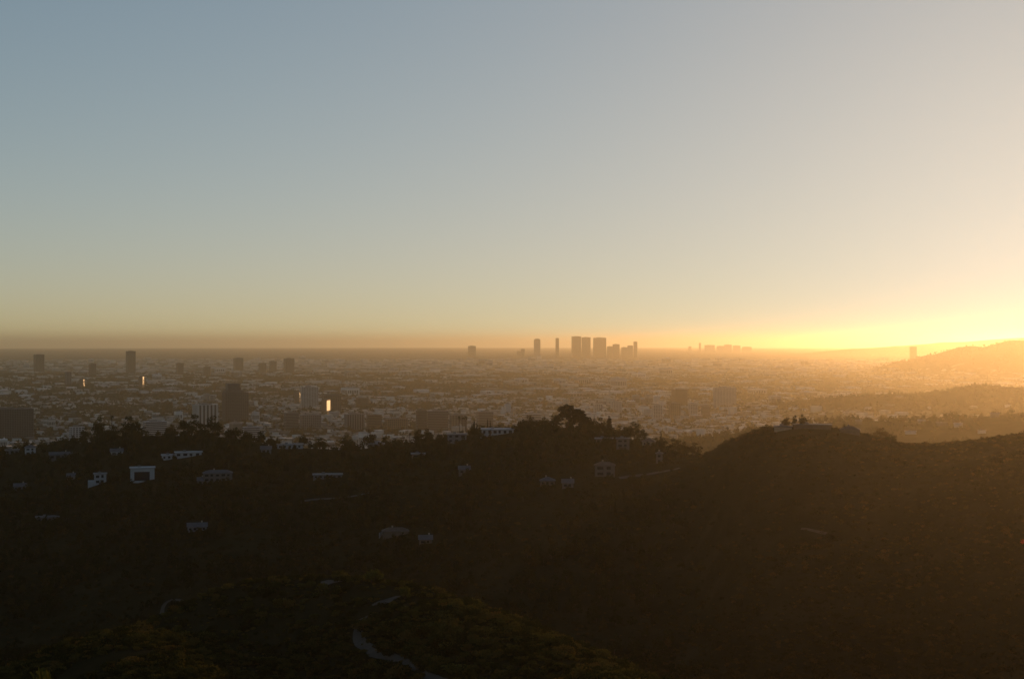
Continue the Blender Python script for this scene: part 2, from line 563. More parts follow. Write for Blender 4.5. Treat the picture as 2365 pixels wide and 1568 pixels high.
def make_broad(i, mat='foliage', spread=.42, base=.30, n=13, per=85, leaf=.046):
    rng = np.random.default_rng(100 + i)
    cs = [(0, 0, base + .20, .25)]
    for k in range(n):
        a = rng.random() * 6.28; r = spread * (.25 + .75 * math.sqrt(rng.random()))
        zz = base - .06 + rng.random() * (.58 if r < spread * .6 else .36)
        cs.append((r * math.cos(a), r * math.sin(a), zz, .10 + .10 * rng.random()))
    cs.append((rng.normal() * .06, rng.normal() * .06, .84, .15))
    v, f = leaf_cloud(cs, per * 1.6, leaf, rng)
    V, Fc = [], []
    limb(V, Fc, (0, 0, -.06), (.01, 0, base - .04), .030, .020)
    for c in cs[1:6]:
        limb(V, Fc, (.01, 0, base - .08), c[:3], .015, .005, 4)
    return as_mesh('crown', v, f, MATS[mat]), as_mesh('trunk', V, Fc, MATS['bark'])

def make_conifer(i, width=.26, droop=.06):
    rng = np.random.default_rng(200 + i)
    cs = []
    L = 9
    for k in range(L):
        z = .22 + .74 * k / (L - 1); R = width * (1 - .88 * ((z - .22) / .78) ** 1.15)
        m = max(1, int(6 * R / width))
        for j in range(m):
            a = 6.28 * j / m + rng.random() * 1.2
            rr = R * (.45 + .4 * rng.random())
            cs.append((rr * math.cos(a), rr * math.sin(a), z - droop * rng.random(), max(.035, R * .45)))
    v, f = leaf_cloud(cs, 44, .034, rng, .3)
    V, Fc = [], []
    limb(V, Fc, (0, 0, -.06), (0, 0, .55), .022, .012); limb(V, Fc, (0, 0, .55), (0, 0, .98), .012, .003)
    for k in range(7):
        a = k * 2.4; z = .25 + .08 * k
        limb(V, Fc, (0, 0, z), (width * .6 * math.cos(a), width * .6 * math.sin(a), z + .03), .007, .002, 4)
    return as_mesh('crown', v, f, MATS['needles']), as_mesh('trunk', V, Fc, MATS['bark'])

def make_pine(i):
    rng = np.random.default_rng(300 + i)
    cs = []
    for k in range(20):
        z = .30 + .66 * (k / 19.0); R = .36 * (1 - .72 * ((z - .30) / .70) ** 1.4)
        a = k * 2.399; rr = R * (.5 + .45 * rng.random())
        cs.append((rr * math.cos(a), rr * math.sin(a), z, .075 + .05 * rng.random()))
    cs.append((0, 0, .93, .07)); cs.append((0, 0, .6, .13))
    v, f = leaf_cloud(cs, 95, .032, rng, .2)
    V, Fc = [], []
    limb(V, Fc, (0, 0, -.06), (.01, 0, .5), .026, .016); limb(V, Fc, (.01, 0, .5), (0, 0, .95), .016, .004)
    for c in cs[::2]:
        limb(V, Fc, (0, 0, c[2] - .05), c[:3], .009, .003, 4)
    return as_mesh('crown', v, f, MATS['needles']), as_mesh('trunk', V, Fc, MATS['bark'])

def make_cypress(i, w=.085):
    rng = np.random.default_rng(400 + i)
    cs = []
    for k in range(16):
        z = .09 + .87 * k / 15.0
        R = w * math.sin(min(1, (1.04 - z) * 1.9) * 1.57) * (.75 + .25 * min(1, z * 4))
        for j in range(3):
            a = rng.random() * 6.28
            cs.append((R * .5 * math.cos(a), R * .5 * math.sin(a), z, R * .62))
    v, f = leaf_cloud(cs, 30, .024, rng, -.4)
    V, Fc = [], []
    limb(V, Fc, (0, 0, -.06), (0, 0, .8), .014, .004)
    return as_mesh('crown', v, f, MATS['needles']), as_mesh('trunk', V, Fc, MATS['bark'])

def make_palm(i):
    rng = np.random.default_rng(500 + i)
    V, Fc = [], []
    lean = rng.normal() * .02
    pts = [(lean * t * t, 0, -.05 + .93 * t) for t in np.linspace(0, 1, 6)]
    for a, b in zip(pts[:-1], pts[1:]):
        limb(V, Fc, a, b, .014, .012, 6)
    top = np.array(pts[-1]); v = []; f = []
    for k in range(22):
        a = k * 2.399 + rng.random() * .3; up = rng.uniform(-.9, .8); L = .115 * (.8 + .4 * rng.random())
        d = np.array([math.cos(a), math.sin(a), 0]); s = np.array([-d[1], d[0], 0])
        prev = None
        for j in range(5):
            t = j / 4.0
            p = top + d * L * t + np.array([0, 0, L * (up * t - .75 * t * t)])
            w = .020 * (1 - t) + .003
            b = len(v); v += [p - s * w - np.array([0, 0, w * .5]), p, p + s * w - np.array([0, 0, w * .5])]
            if prev is not None:
                f += [(prev, prev + 1, b + 1, b), (prev + 1, prev + 2, b + 2, b + 1)]
            prev = b
    return as_mesh('crown', v, f, MATS['foliage']), as_mesh('trunk', V, Fc, MATS['bark'])

def make_shrub(i, mat='chaparral', n=9, per=70, leaf=.07):
    rng = np.random.default_rng(600 + i)
    cs = [(0, 0, .42, .34)]
    for k in range(n):
        a = rng.random() * 6.28; r = .42 * math.sqrt(rng.random())
        cs.append((r * math.cos(a), r * math.sin(a), .22 + .45 * rng.random() * (1 - r), .16 + .12 * rng.random()))
    v, f = leaf_cloud(cs, per, leaf, rng)
    V, Fc = [], []
    for k in range(5):
        a = k * 1.256 + rng.random()
        limb(V, Fc, (.02 * math.cos(a), .02 * math.sin(a), -.08), (.28 * math.cos(a), .28 * math.sin(a), .5), .02, .006, 4)
    return as_mesh('foliage', v, f, MATS[mat]), as_mesh('stem', V, Fc, MATS['bark'])

KIT = {'broad': [make_broad(i) for i in range(5)],
       'tall': [make_broad(20 + i, spread=.25, base=.30, n=14) for i in range(3)],
       'conifer': [make_conifer(i) for i in range(3)],
       'pine': [make_pine(i) for i in range(3)],
       'cypress': [make_cypress(i) for i in range(2)],
       'palm': [make_palm(i) for i in range(3)],
       'shrub': [make_shrub(i) for i in range(4)],
       'brush': [make_shrub(60 + i, 'near_brush', n=10) for i in range(5)],
       'pale': [make_shrub(30 + i, 'pale_leaves') for i in range(2)],
       'rust': [make_shrub(40 + i, 'rust_leaves', n=5) for i in range(2)],
       'red': [make_shrub(50, 'red_flowers', n=4)]}
# the meshes' own widths for a height of one, to size plants by what the photograph shows
KW = {'broad': 1.02, 'tall': .72, 'conifer': .56, 'pine': .76, 'cypress': .19, 'palm': .24, 'shrub': 1.1, 'pale': 1.1, 'rust': 1.1, 'red': 1.1}
KNAME = {'broad': 'broadleaf_tree', 'tall': 'tall_tree', 'conifer': 'conifer', 'pine': 'pine_tree', 'cypress': 'cypress_tree', 'palm': 'palm_tree',
         'shrub': 'shrub', 'pale': 'shrub', 'rust': 'shrub', 'red': 'flowering_shrub'}
_cnt = {}

def plant(kind, x, y, height, width=None, label=None, group=None, sink=0.0):
    i = _cnt.get(kind, 0); _cnt[kind] = i + 1
    a, b = KIT[kind][i % len(KIT[kind])]
    small = kind in ('shrub', 'pale', 'rust', 'red')
    root = empty(KNAME[kind], (x, y, h1(x, y) - sink), random.random() * 6.28)
    w = (width / KW[kind]) if width else height
    root.scale = (w, w, height)
    link(bpy.data.objects.new('foliage' if small else 'crown', a), root)
    link(bpy.data.objects.new('stem' if small else 'trunk', b), root)
    tag(root, label, 'shrub' if small else 'tree', group)
    return root

def skyline_plant(kind, u, vtop, wpx, label, group=None, dy=0.0, y=None):
    """a plant on the near ridge whose top reaches the photograph row vtop"""
    y = (crest_y(u) + dy) if y is None else y
    x = X_of(u, y); g = h1(x, y)
    hgt = max(2.0, Z_of(vtop, y) - g)
    w = wpx * 1.15 * K / F * y
    return plant(kind, x, y, hgt, w, label, group)

# ------------------------------------------------------------------ trees that stand out on the near ridge
NAMED = [
 ('tall', 228, 963, 24, 'slim dark tree left of the big round tree on the left ridge', 0),
 ('broad', 298, 962, 42, 'large round dark tree on the left ridge, before the pale rooftops', 0),
 ('broad', 258, 984, 34, 'low round tree between the slim tree and the large round one', -10),
 ('palm', 258, 958, 9, 'small palm showing above the trees of the left ridge', 30),
 ('broad', 196, 988, 22, 'small tree beside the sunlit pale wall on the left ridge', 0),
 ('broad', 330, 990, 24, 'small bushy tree on the ridge right of the large round tree', 0),
 ('broad', 396, 983, 26, 'small rounded tree on the ridge below the ribbed office tower', 0),
 ('broad', 443, 958, 46, 'big round dark tree in front of the ribbed office tower', 0),
 ('broad', 491, 962, 36, 'bushy dark tree at the foot of the wide dark tower', 0),
 ('broad', 540, 990, 38, 'low spreading tree below the wide dark tower', 0),
 ('broad', 602, 998, 26, 'small round tree where the left ridge starts to drop', 0),
 ('broad', 640, 1012, 30, 'low tree beside the windowed house on the left ridge', 0),
 ('tall', 700, 1000, 24, 'upright tree on the saddle, before the grey midrise blocks', 20),
 ('broad', 745, 1010, 30, 'round tree on the saddle below the tower with the golden strip', 20),
 ('broad', 800, 1003, 34, 'spreading tree on the middle of the saddle', 10),
 ('broad', 852, 990, 30, 'dark round tree standing alone on the saddle', 0),
 ('palm', 946, 998, 9, 'short palm beside the dark pair of trees left of the banded block', 0),
 ('tall', 966, 990, 24, 'left one of the dark pair of trees below the banded block', 0),
 ('tall', 990, 988, 22, 'right one of the dark pair of trees below the banded block', 5),
 ('palm', 1061, 957, 10, 'leftmost of three tall palms on the ridge', 15),
 ('palm', 1069, 959, 9, 'middle one of three tall palms on the ridge', 20),
 ('palm', 1077, 957, 9, 'rightmost of three tall palms on the ridge', 12),
 ('cypress', 1090, 977, 4, 'first thin cypress left of the long white house', 10),
 ('cypress', 1095, 969, 5, 'tallest thin cypress left of the long white house', 12),
 ('cypress', 1101, 976, 4, 'third thin cypress left of the long white house', 10),
 ('cypress', 1126, 965, 3, 'thin cypress behind the roof of the long white house', 34),
 ('cypress', 1132, 968, 3, 'thin dark cypress rising behind the middle of the long white house', 36),
 ('broad', 1110, 980, 30, 'low dark tree behind the left end of the long white house', 26),
 ('broad', 1150, 978, 52, 'low spreading tree behind the long white house', 30),
 ('broad', 1200, 975, 36, 'low round tree at the right end of the long white house', 0),
 ('broad', 1222, 958, 38, 'dark tree on the left shoulder of the wooded knoll', 0),
 ('broad', 1252, 962, 44, 'wide tree in the middle of the wooded knoll left of the pines', 0),
 ('broad', 1282, 958, 36, 'tree touching the left side of the tallest pine', 5),
 ('pine', 1312, 936, 62, 'tallest pine, its top above everything on the wooded knoll', 0),
 ('pine', 1338, 948, 50, 'second pine leaning close to the tallest one', 4),
 ('pine', 1356, 964, 36, 'lower pine on the right flank of the wooded knoll', 0),
 ('conifer', 1372, 958, 12, 'small pointed conifer right of the pines', 4),
 ('broad', 1385, 962, 34, 'round tree right of the pines on the wooded knoll', -4),
 ('cypress', 1407, 960, 13, 'single dark cypress standing alone right of the wooded knoll', 0),
 ('broad', 1424, 992, 30, 'low tree at the foot of the single dark cypress', 0),
 ('broad', 1465, 973, 42, 'large round tree standing alone right of the cypress', 0),
 ('broad', 1482, 990, 26, 'smaller tree at the right side of the lone round tree', 4),
 ('conifer', 1526, 990, 9, 'tiny pointed conifer in the dip right of the lone round tree', 0),
 ('broad', 1560, 1012, 36, 'low tree in the dip left of the rounded brown hill', 0),
 ('broad', 1600, 1020, 36, 'low tree at the very foot of the rounded brown hill', 0),
 ('broad', 1770, 980, 22, 'small bushy tree on the left part of the rounded hilltop', 0),
 ('tall', 1815, 962, 21, 'widest of three trees on top of the rounded hill', 0),
 ('tall', 1835, 958, 12, 'middle of three trees on top of the rounded hill', 0),
 ('tall', 1854, 955, 17, 'right one of three trees on top of the rounded hill', 0),
 ('conifer', 1950, 974, 9, 'small pointed tree right of the flat houses on the rounded hill', 4),
 ('broad', 2035, 987, 33, 'dark round tree on the right shoulder of the rounded hill', 0),
 ('broad', 2056, 1002, 26, 'lower bush-like tree next to the dark round tree on the right shoulder', 0),
]
for kind, u, vt, w, lab, dy in NAMED:
    skyline_plant(kind, u, vt - (6 if u < 620 else 2), w * (1.15 if u < 620 else 1.0), lab, 'trees along the near ridge', dy)

# ------------------------------------------------------------------ shrubs close to the camera
NEAR = [
 ('pale', 95, 1510, 92, 1486, 'large olive green bush at the lower left corner'),
 ('shrub', 205, 1560, 90, 1528, 'dim bush right of the large olive bush, at the bottom edge'),
 ('pale', 345, 1566, 80, 1538, 'small leafy bush at the bottom edge, between the corner bush and the rusty plants'),
 ('pale', 500, 1556, 60, 1532, 'faint bush at the bottom edge left of the round green one'),
 ('pale', 600, 1570, 84, 1540, 'round green bush at the bottom edge left of the rusty plants'),
 ('rust', 668, 1572, 26, 1540, 'smaller rust coloured plant at the bottom edge'),
 ('rust', 712, 1572, 44, 1530, 'taller rust coloured plant at the bottom edge'),
 ('pale', 1050, 1560, 70, 1522, 'yellow green bush beside the lower end of the trail'),
 ('pale', 1062, 1470, 34, 1446, 'bright yellow green bush at the edge of the spur above the trail'),
 ('pale', 935, 1385, 34, 1342, 'sunlit shrub at the highest point of the spur'),
 ('pale', 860, 1345, 56, 1300, 'pale crowned shrub on the left shoulder of the spur'),
]
for kind, u, v, w, vt, lab in NEAR:
    y0 = 130 if v > 1500 and u < 1000 else None
    p = hit(u, min(v, 1567), 140)
    if p is None:
        y = 165.0; p = Vector((X_of(u, y), y, 0))
    if y0 and u < 800:
        y = 168.0; p = Vector((X_of(u, y), y, 0))
    hgt = max(1.6, Z_of(vt - (12 if u < 800 else 4), p.y) - h1(p.x, p.y))
    plant(kind, p.x, p.y, hgt, w * K / F * p.y, lab, 'shrubs near the trail')
    CLEAR.append((p.x, p.y, 1.2))
p = hit(2361, 1268)
plant('red', p.x + .6, p.y, 4.2, 4.6, 'small red flowering shrub at the right edge of the slope')

# ------------------------------------------------------------------ houses on the near hills
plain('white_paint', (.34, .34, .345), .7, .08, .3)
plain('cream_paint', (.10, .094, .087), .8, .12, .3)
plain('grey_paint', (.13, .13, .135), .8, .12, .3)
plain('tan_wall', (.30, .24, .18), .85, .15, .3)
plain('dark_wall', (.075, .068, .065), .8, .2, .3)
plain('brown_wall', (.13, .095, .07), .85, .2, .3)
plain('pale_roof', (.20, .20, .20), .8, .12, .2)
plain('grey_roof', (.085, .085, .09), .85, .2, .2)
plain('brown_roof', (.11, .075, .055), .9, .3, .4)
plain('concrete', (.36, .34, .32), .9, .12, .15)
plain('glass_dark', (.018, .020, .024), .12, .3, .1)
plain('glass_bronze', (.05, .038, .028), .10, .3, .1)

def frame_and_pane(parent, x0, x1, z0, z1, yf, fm='white_paint'):
    """a window set into a front wall at y = yf: frame proud, pane recessed"""
    f = MB()
    t = 0.14
    f.box(x0, x1, yf - .10, yf + .02, z0, z0 + t).box(x0, x1, yf - .10, yf + .02, z1 - t, z1)
    f.box(x0, x0 + t, yf - .098, yf + .02, z0 + t, z1 - t).box(x1 - t, x1, yf - .098, yf + .02, z0 + t, z1 - t)
    w = f.build('window', MATS[fm], parent)
    MB().box(x0 + t, x1 - t, yf - .04, yf - .01, z0 + t, z1 - t).build('pane', MATS['glass_dark'], w)
    return w

VEILED = []

def house(u, v, wpx, label, style='flat', wall='white_paint', roof='pale_roof', floors=1, depth=9.0, nwin=4, rz=None, hgt=None, y=None, kind=None, view=1.0):
    p = hit(u, v) if y is None else Vector((X_of(u, y), y, 0))
    if p is None:
        return None
    x, y = p.x, p.y + depth * .5
    W = wpx * K / F * p.y
    z = min(h1(x - W * .4, p.y), h1(x + W * .4, p.y), h1(x, p.y))
    fh = hgt or 3.2
    Ht = fh * floors
    face = math.atan2(-p.x, p.y)
    root = empty(kind or 'hillside_house', (x, y, z), -(-face) * 1.0 if rz is None else rz)
    hw, hd = W / 2, depth / 2
    top = h1(x, p.y) - z + Ht
    MB().box(-hw, hw, -hd, hd, -2.5, top).build('wall', MATS[wall], root)
    if style == 'flat':
        r = MB().box(-hw - .7, hw + .7, -hd - .9, hd + .7, top, top + .42)
        ro = r.build('roof', MATS[roof], root)
        MB().box(-hw * .4, -hw * .4 + 2.2, 0, 2.0, top + .42, top + 1.5).build('roof_unit', MATS['grey_paint'], ro)
    elif style == 'gable':
        ro = MB().gable(-hw, hw, -hd, hd, top, top + depth * .26, .6).build('roof', MATS[roof], root)
        MB().box(hw * .4, hw * .4 + 1.0, .5, 1.5, top + .6, top + depth * .26 + 1.0).build('chimney', MATS['tan_wall'], ro)
    elif style == 'hip':
        ro = MB().gable(-hw, hw, -hd, hd, top, top + depth * .24, .6, hip=depth * .5).build('roof', MATS[roof], root)
        MB().box(-hw * .3, -hw * .3 + 1.0, .5, 1.5, top + .6, top + depth * .24 + .9).build('chimney', MATS['tan_wall'], ro)
    for fl in range(floors):
        z0 = top - Ht + fl * fh
        if nwin <= 0: continue
        cell = (W - 1.0) / nwin
        for i in range(nwin):
            a = -hw + .5 + cell * i + cell * .16
            frame_and_pane(root, a, a + cell * (.5 + .2 * ((i * 7 + fl * 3 + nwin) % 3) / 2), z0 + .9, z0 + fh - .7 + .2 * (i % 2), -hd, wall)
    if kind is None and 'rounded hill' not in label:
        shown = any(q in label for q in ('long white', 'bright pair', 'open frame', 'cubic'))
        VEILED.append((x, p.y, W, 1 if shown else 3))
    tag(root, label, 'house', 'houses on the dark hillside')
    CLEAR.append((x, y, W * .55))
    for q in ((-.45, 0, .45) if view > 0 else ()):
        for d in (3, 8, 14)[:int(3 * view)]:
            CLEAR.append((x + q * W, p.y - d, max(3.0, W * .2)))
    return root

# the long white house on the ridge is seen best
hs = house(1149, 999, 74, 'long white modern house with a row of dark windows on the ridge', 'flat', roof='white_paint', nwin=6, hgt=3.9, y=crest_y(1149) - 9, depth=11)
for i in range(7):
    W = 74 * K / F * (crest_y(1149) - 9)
    xx = -W / 2 + .6 + (W - 1.2) * i / 6
    MB().box(xx - .22, xx + .22, -5.5 - 1.2, -5.5 - .8, -2.0, h1(hs.location.x, crest_y(1149) - 9) - hs.location.z + 3.9).build('post', MATS['white_paint'], hs)
MB().box(-W / 2 - 1, W / 2 + 1, -7.2, -5.5, -.6, -.25).build('terrace', MATS['white_paint'], hs)

h2 = house(432, 1056, 60, 'white house with a long flat roof, right of the bright pair', 'flat', roof='white_paint', nwin=4, hgt=3.6)
h3 = house(388, 1062, 34, 'lower white house, left of the bright pair', 'flat', roof='white_paint', nwin=3, hgt=3.4)
h4 = house(325, 1112, 54, 'white house shaped like an open frame around a dark opening', 'flat', roof='white_paint', wall='white_paint', nwin=0, floors=2, hgt=5.0, depth=10)
W = 54 * K / F * (h4.location.y - 5)
h4d = MB().box(-W * .34, W * .30, -5.12, -5.02, 1.6, 8.2).build('opening', MATS['glass_dark'], h4)
MB().box(-W * .55, W * .1, -7.4, -5.0, .2, 1.0).build('terrace', MATS['white_paint'], h4)
h5 = house(228, 1118, 27, 'small cubic white house with a square dark window', 'flat', nwin=2, floors=2, hgt=3.9, depth=8)
MB().box(-9.0, -4.2, -3.8, 3.5, -2, 3.6).build('side_wing', MATS['white_paint'], h5)
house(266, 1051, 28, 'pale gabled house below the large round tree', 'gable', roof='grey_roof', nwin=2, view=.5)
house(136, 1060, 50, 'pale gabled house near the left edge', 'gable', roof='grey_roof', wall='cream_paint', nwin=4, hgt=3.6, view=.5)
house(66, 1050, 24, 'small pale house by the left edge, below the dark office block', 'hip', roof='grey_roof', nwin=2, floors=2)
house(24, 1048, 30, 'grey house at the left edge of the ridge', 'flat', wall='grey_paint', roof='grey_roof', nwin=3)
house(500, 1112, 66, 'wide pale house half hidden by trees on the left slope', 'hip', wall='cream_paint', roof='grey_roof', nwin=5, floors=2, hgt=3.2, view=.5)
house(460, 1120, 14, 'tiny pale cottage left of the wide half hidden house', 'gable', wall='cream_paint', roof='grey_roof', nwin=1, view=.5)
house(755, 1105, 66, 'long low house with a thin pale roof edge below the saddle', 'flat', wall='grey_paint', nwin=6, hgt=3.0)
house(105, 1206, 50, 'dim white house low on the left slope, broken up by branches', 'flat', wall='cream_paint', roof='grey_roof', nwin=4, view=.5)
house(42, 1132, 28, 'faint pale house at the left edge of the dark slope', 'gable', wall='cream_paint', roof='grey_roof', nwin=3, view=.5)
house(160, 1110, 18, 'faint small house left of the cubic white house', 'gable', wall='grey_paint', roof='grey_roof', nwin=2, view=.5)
house(668, 1036, 58, 'white house with a row of windows at the top of the left slope', 'flat', nwin=5, hgt=3.4)
house(612, 1046, 24, 'small grey house left of the windowed white house', 'gable', wall='grey_paint', roof='grey_roof', nwin=2)
house(1055, 1022, 44, 'lilac grey house with a wide roof below the three palms', 'flat', wall='grey_paint', roof='pale_roof', nwin=3, floors=2, hgt=3.2)
house(1440, 1044, 30, 'terraced pale house of several storeys below the lone round tree', 'flat', wall='cream_paint', roof='grey_roof', nwin=2, floors=3, hgt=3.0, depth=10, view=.5)
house(1396, 1024, 40, 'low house with a bright roof edge below the single cypress', 'flat', wall='brown_wall', nwin=3, view=.5)
house(1398, 1102, 46, 'square pale house among trees in the middle of the canyon side', 'hip', wall='cream_paint', roof='brown_roof', nwin=2, floors=2, hgt=3.6, view=.5)
house(1524, 1070, 15, 'narrow pale house on tall posts left of the brown hill', 'hip', wall='cream_paint', roof='grey_roof', nwin=1, floors=2, hgt=3.3, depth=6)
house(965, 1058, 30, 'small house with a thin pale roof line below the dark pair of trees', 'flat', wall='brown_wall', nwin=2, view=.5)
house(1072, 1094, 26, 'small pale house in the trees below the long white house', 'gable', wall='cream_paint', roof='grey_roof', nwin=2, view=.5)
house(1265, 1122, 34, 'low house with a pale terrace below the wooded knoll', 'hip', wall='brown_wall', roof='grey_roof', nwin=3, view=.5)
house(1312, 1128, 26, 'little white house next to the low terrace house', 'gable', wall='cream_paint', roof='grey_roof', nwin=2, view=.5)
house(912, 1240, 60, 'low brown house behind the curved garden wall', 'hip', wall='brown_wall', roof='brown_roof', nwin=0, view=.5)
_hc = hit(884, 1236)
cw = MB()
for k in range(9):
    t0, t1 = math.pi * (.55 + .05 * k), math.pi * (.55 + .05 * (k + 1))
    pts = [(9 * math.cos(t0), 9 * math.sin(t0)), (9 * math.cos(t1), 9 * math.sin(t1)), (8.5 * math.cos(t1), 8.5 * math.sin(t1)), (8.5 * math.cos(t0), 8.5 * math.sin(t0))]
    cw.prism(pts, -1.5, 1.7)
cwo = cw.build('garden_wall', MATS['white_paint'])
cwo.location = (_hc.x + 7, _hc.y - 4, _hc.z)
tag(cwo, 'short curved white garden wall deep in the canyon', 'wall')
CLEAR.append((_hc.x, _hc.y - 6, 7.0))
house(982, 1258, 30, 'dim low roof right of the curved garden wall', 'gable', wall='brown_wall', roof='grey_roof', nwin=2, view=.5)
house(452, 1228, 44, 'faint long roof on the dark left slope', 'gable', wall='grey_paint', roof='grey_roof', nwin=4, view=.5)
house(868, 1034, 36, 'pale roofed house on the saddle right of the lone tree', 'hip', wall='cream_paint', roof='pale_roof', nwin=3)
house(915, 1026, 30, 'gabled house on the saddle left of the short palm', 'gable', wall='cream_paint', roof='brown_roof', nwin=3)
house(1500, 1030, 30, 'brown roofed house in the dip right of the lone round tree', 'hip', wall='tan_wall', roof='brown_roof', nwin=3)
house(1880, 988, 84, 'long low house on the top of the rounded hill', 'flat', wall='brown_wall', roof='grey_roof', nwin=0, y=crest_y(1880) - 4, hgt=2.2)
house(1812, 992, 40, 'low house under the three trees of the rounded hill', 'flat', wall='tan_wall', roof='grey_roof', nwin=0, y=crest_y(1812) - 8, hgt=2.0)
house(1968, 997, 44, 'brown low roofed house on the right shoulder of the rounded hill', 'hip', wall='brown_wall', roof='brown_roof', nwin=0, y=crest_y(1968) - 6, hgt=2.4)

# houses on the hazy wooded hills beyond, towards the sun
FARH = [(2008, 944, 26), (2055, 938, 30), (2078, 918, 24), (2180, 982, 40), (2130, 978, 22), (2064, 972, 22), (2105, 1002, 34), (1985, 978, 20), (2215, 986, 26),
        (1940, 952, 22), (1900, 962, 24), (1860, 948, 18), (2250, 944, 22), (2300, 962, 26), (2330, 940, 20), (1780, 960, 24), (1720, 968, 22), (1660, 1000, 26), (1690, 975, 22), (2150, 945, 18), (2270, 1000, 24)]
FARH.sort()
for i, (u, v, w) in enumerate(FARH):
    o = house(u, v, w * .75, f'{ORD[i]} pale house, counted from the left, on the hazy wooded hills', ['flat', 'gable', 'hip'][i % 3], wall=['white_paint', 'cream_paint'][i % 2], roof=['pale_roof', 'grey_roof'][(i // 2) % 2], nwin=0, floors=1, kind='distant_house', view=0, hgt=4.2)
    if o: o['group'] = 'pale houses on the hazy wooded hills'

# bare patches of soil on the spur
for u, v, w, lab in ((892, 1390, 5, 'bare soil patch under the sunlit shrub of the spur'), (762, 1346, 5.5, 'pale bare soil patch on the left end of the spur')):
    p = hit(u, v)
    a = np.linspace(0, 2 * math.pi, 15)[:-1]
    rr = w * .5 * (1 + .35 * np.array([math.sin(3 * t + u) for t in a]))
    rings = [(0.0, 1)] + [(k / 3, 14) for k in (1, 2, 3)]
    V = [(p.x, p.y, h1(p.x, p.y) + .3)]; Fc = []
    for k in (1, 2, 3):
        for t, r in zip(a, rr):
            X = p.x + r * k / 3 * math.cos(t) * 1.5; Yq = p.y + r * k / 3 * math.sin(t)
            V.append((X, Yq, h1(X, Yq) + .3))
    n = 14
    for i in range(n):
        j = (i + 1) % n
        Fc.append((0, 1 + i, 1 + j))
        for k in (0, 1):
            Fc.append((1 + k * n + i, 1 + (k + 1) * n + i, 1 + (k + 1) * n + j, 1 + k * n + j))
    o = mesh_obj('soil_patch', V, Fc, MATS['bare_soil'], smooth=True)
    tag(o, lab, kind='structure')
    CLEAR.append((p.x, p.y, w * .7))

# ------------------------------------------------------------------ plant cover too dense to count, as instances on points
def proto(name, pairs):
    """prototypes kept outside the scene: crown and trunk joined"""
    c = bpy.data.collections.new(name)
    for i, (a, b) in enumerate(pairs):
        va = np.empty(len(a.vertices) * 3); a.vertices.foreach_get('co', va)
        vb = np.empty(len(b.vertices) * 3); b.vertices.foreach_get('co', vb)
        fa = [tuple(p.vertices) for p in a.polygons]; na = len(a.vertices)
        fb = [tuple(q + na for q in p.vertices) for p in b.polygons]
        me = bpy.data.meshes.new(name)
        me.from_pydata(np.concatenate([va.reshape(-1, 3), vb.reshape(-1, 3)]).tolist(), [], fa + fb)
        me.materials.append(a.materials[0]); me.materials.append(b.materials[0])
        me.polygons.foreach_set('material_index', np.array([0] * len(fa) + [1] * len(fb), np.int32))
        me.update()
        c.objects.link(bpy.data.objects.new(name, me))
    return c

def thin(pair, keep, grow):
    """a lighter copy of a plant for cover seen small: fewer, larger leaves"""
    a, b = pair
    v = np.empty(len(a.vertices) * 3); a.vertices.foreach_get('co', v); v = v.reshape(-1, 4, 3)
    r = np.random.default_rng(3)
    v = v[r.random(len(v)) < keep]
    c = v.mean(1, keepdims=True); v = c + (v - c) * grow
    return as_mesh('foliage', v.reshape(-1, 3), np.arange(len(v) * 4).reshape(-1, 4), a.materials[0]), b

def scatter(name, coll, pts, scl, label, hvar=(.75, 1.25)):
    n = len(pts)
    me = bpy.data.meshes.new(name)
    me.vertices.add(n); me.vertices.foreach_set('co', np.asarray(pts, np.float32).ravel())
    rs = np.random.default_rng(n)
    sc = np.stack([scl[0], scl[0], scl[1] * rs.uniform(*hvar, n)], 1)
    rot = np.stack([rs.normal(0, .05, n), rs.normal(0, .05, n), rs.uniform(0, 6.28, n)], 1)
    for nm, arr in (('size', sc), ('turn', rot)):
        at = me.attributes.new(nm, 'FLOAT_VECTOR', 'POINT'); at.data.foreach_set('vector', arr.astype(np.float32).ravel())
    o = link(bpy.data.objects.new(name, me))
    ng = bpy.data.node_groups.new(name, 'GeometryNodeTree')
    ng.interface.new_socket('Geometry', in_out='INPUT', socket_type='NodeSocketGeometry')
    ng.interface.new_socket('Geometry', in_out='OUTPUT', socket_type='NodeSocketGeometry')
    gi = ng.nodes.new('NodeGroupInput'); go = ng.nodes.new('NodeGroupOutput')
    ci = ng.nodes.new('GeometryNodeCollectionInfo'); ci.inputs['Collection'].default_value = coll
    ci.inputs['Separate Children'].default_value = True; ci.inputs['Reset Children'].default_value = True
    ip = ng.nodes.new('GeometryNodeInstanceOnPoints'); ip.inputs['Pick Instance'].default_value = True
    a1 = ng.nodes.new('GeometryNodeInputNamedAttribute'); a1.data_type = 'FLOAT_VECTOR'; a1.inputs['Name'].default_value = 'size'
    a2 = ng.nodes.new('GeometryNodeInputNamedAttribute'); a2.data_type = 'FLOAT_VECTOR'; a2.inputs['Name'].default_value = 'turn'
    L = ng.links.new
    L(gi.outputs[0], ip.inputs['Points']); L(ci.outputs[0], ip.inputs['Instance'])
    L(a1.outputs[0], ip.inputs['Scale']); L(a2.outputs[0], ip.inputs['Rotation']); L(ip.outputs[0], go.inputs[0])
    md = o.modifiers.new('scatter', 'NODES'); md.node_group = ng
    tag(o, label, kind='stuff')
    return o

def wedge(n, y0, y1, tmax, rng, power=1.0):
    """points spread over the view's wedge of land; power 1 = even by area"""
    y = np.sqrt(y0 * y0 + (y1 * y1 - y0 * y0) * rng.random(n) ** power)
    t = rng.uniform(-tmax, tmax, n)
    return t * y, y

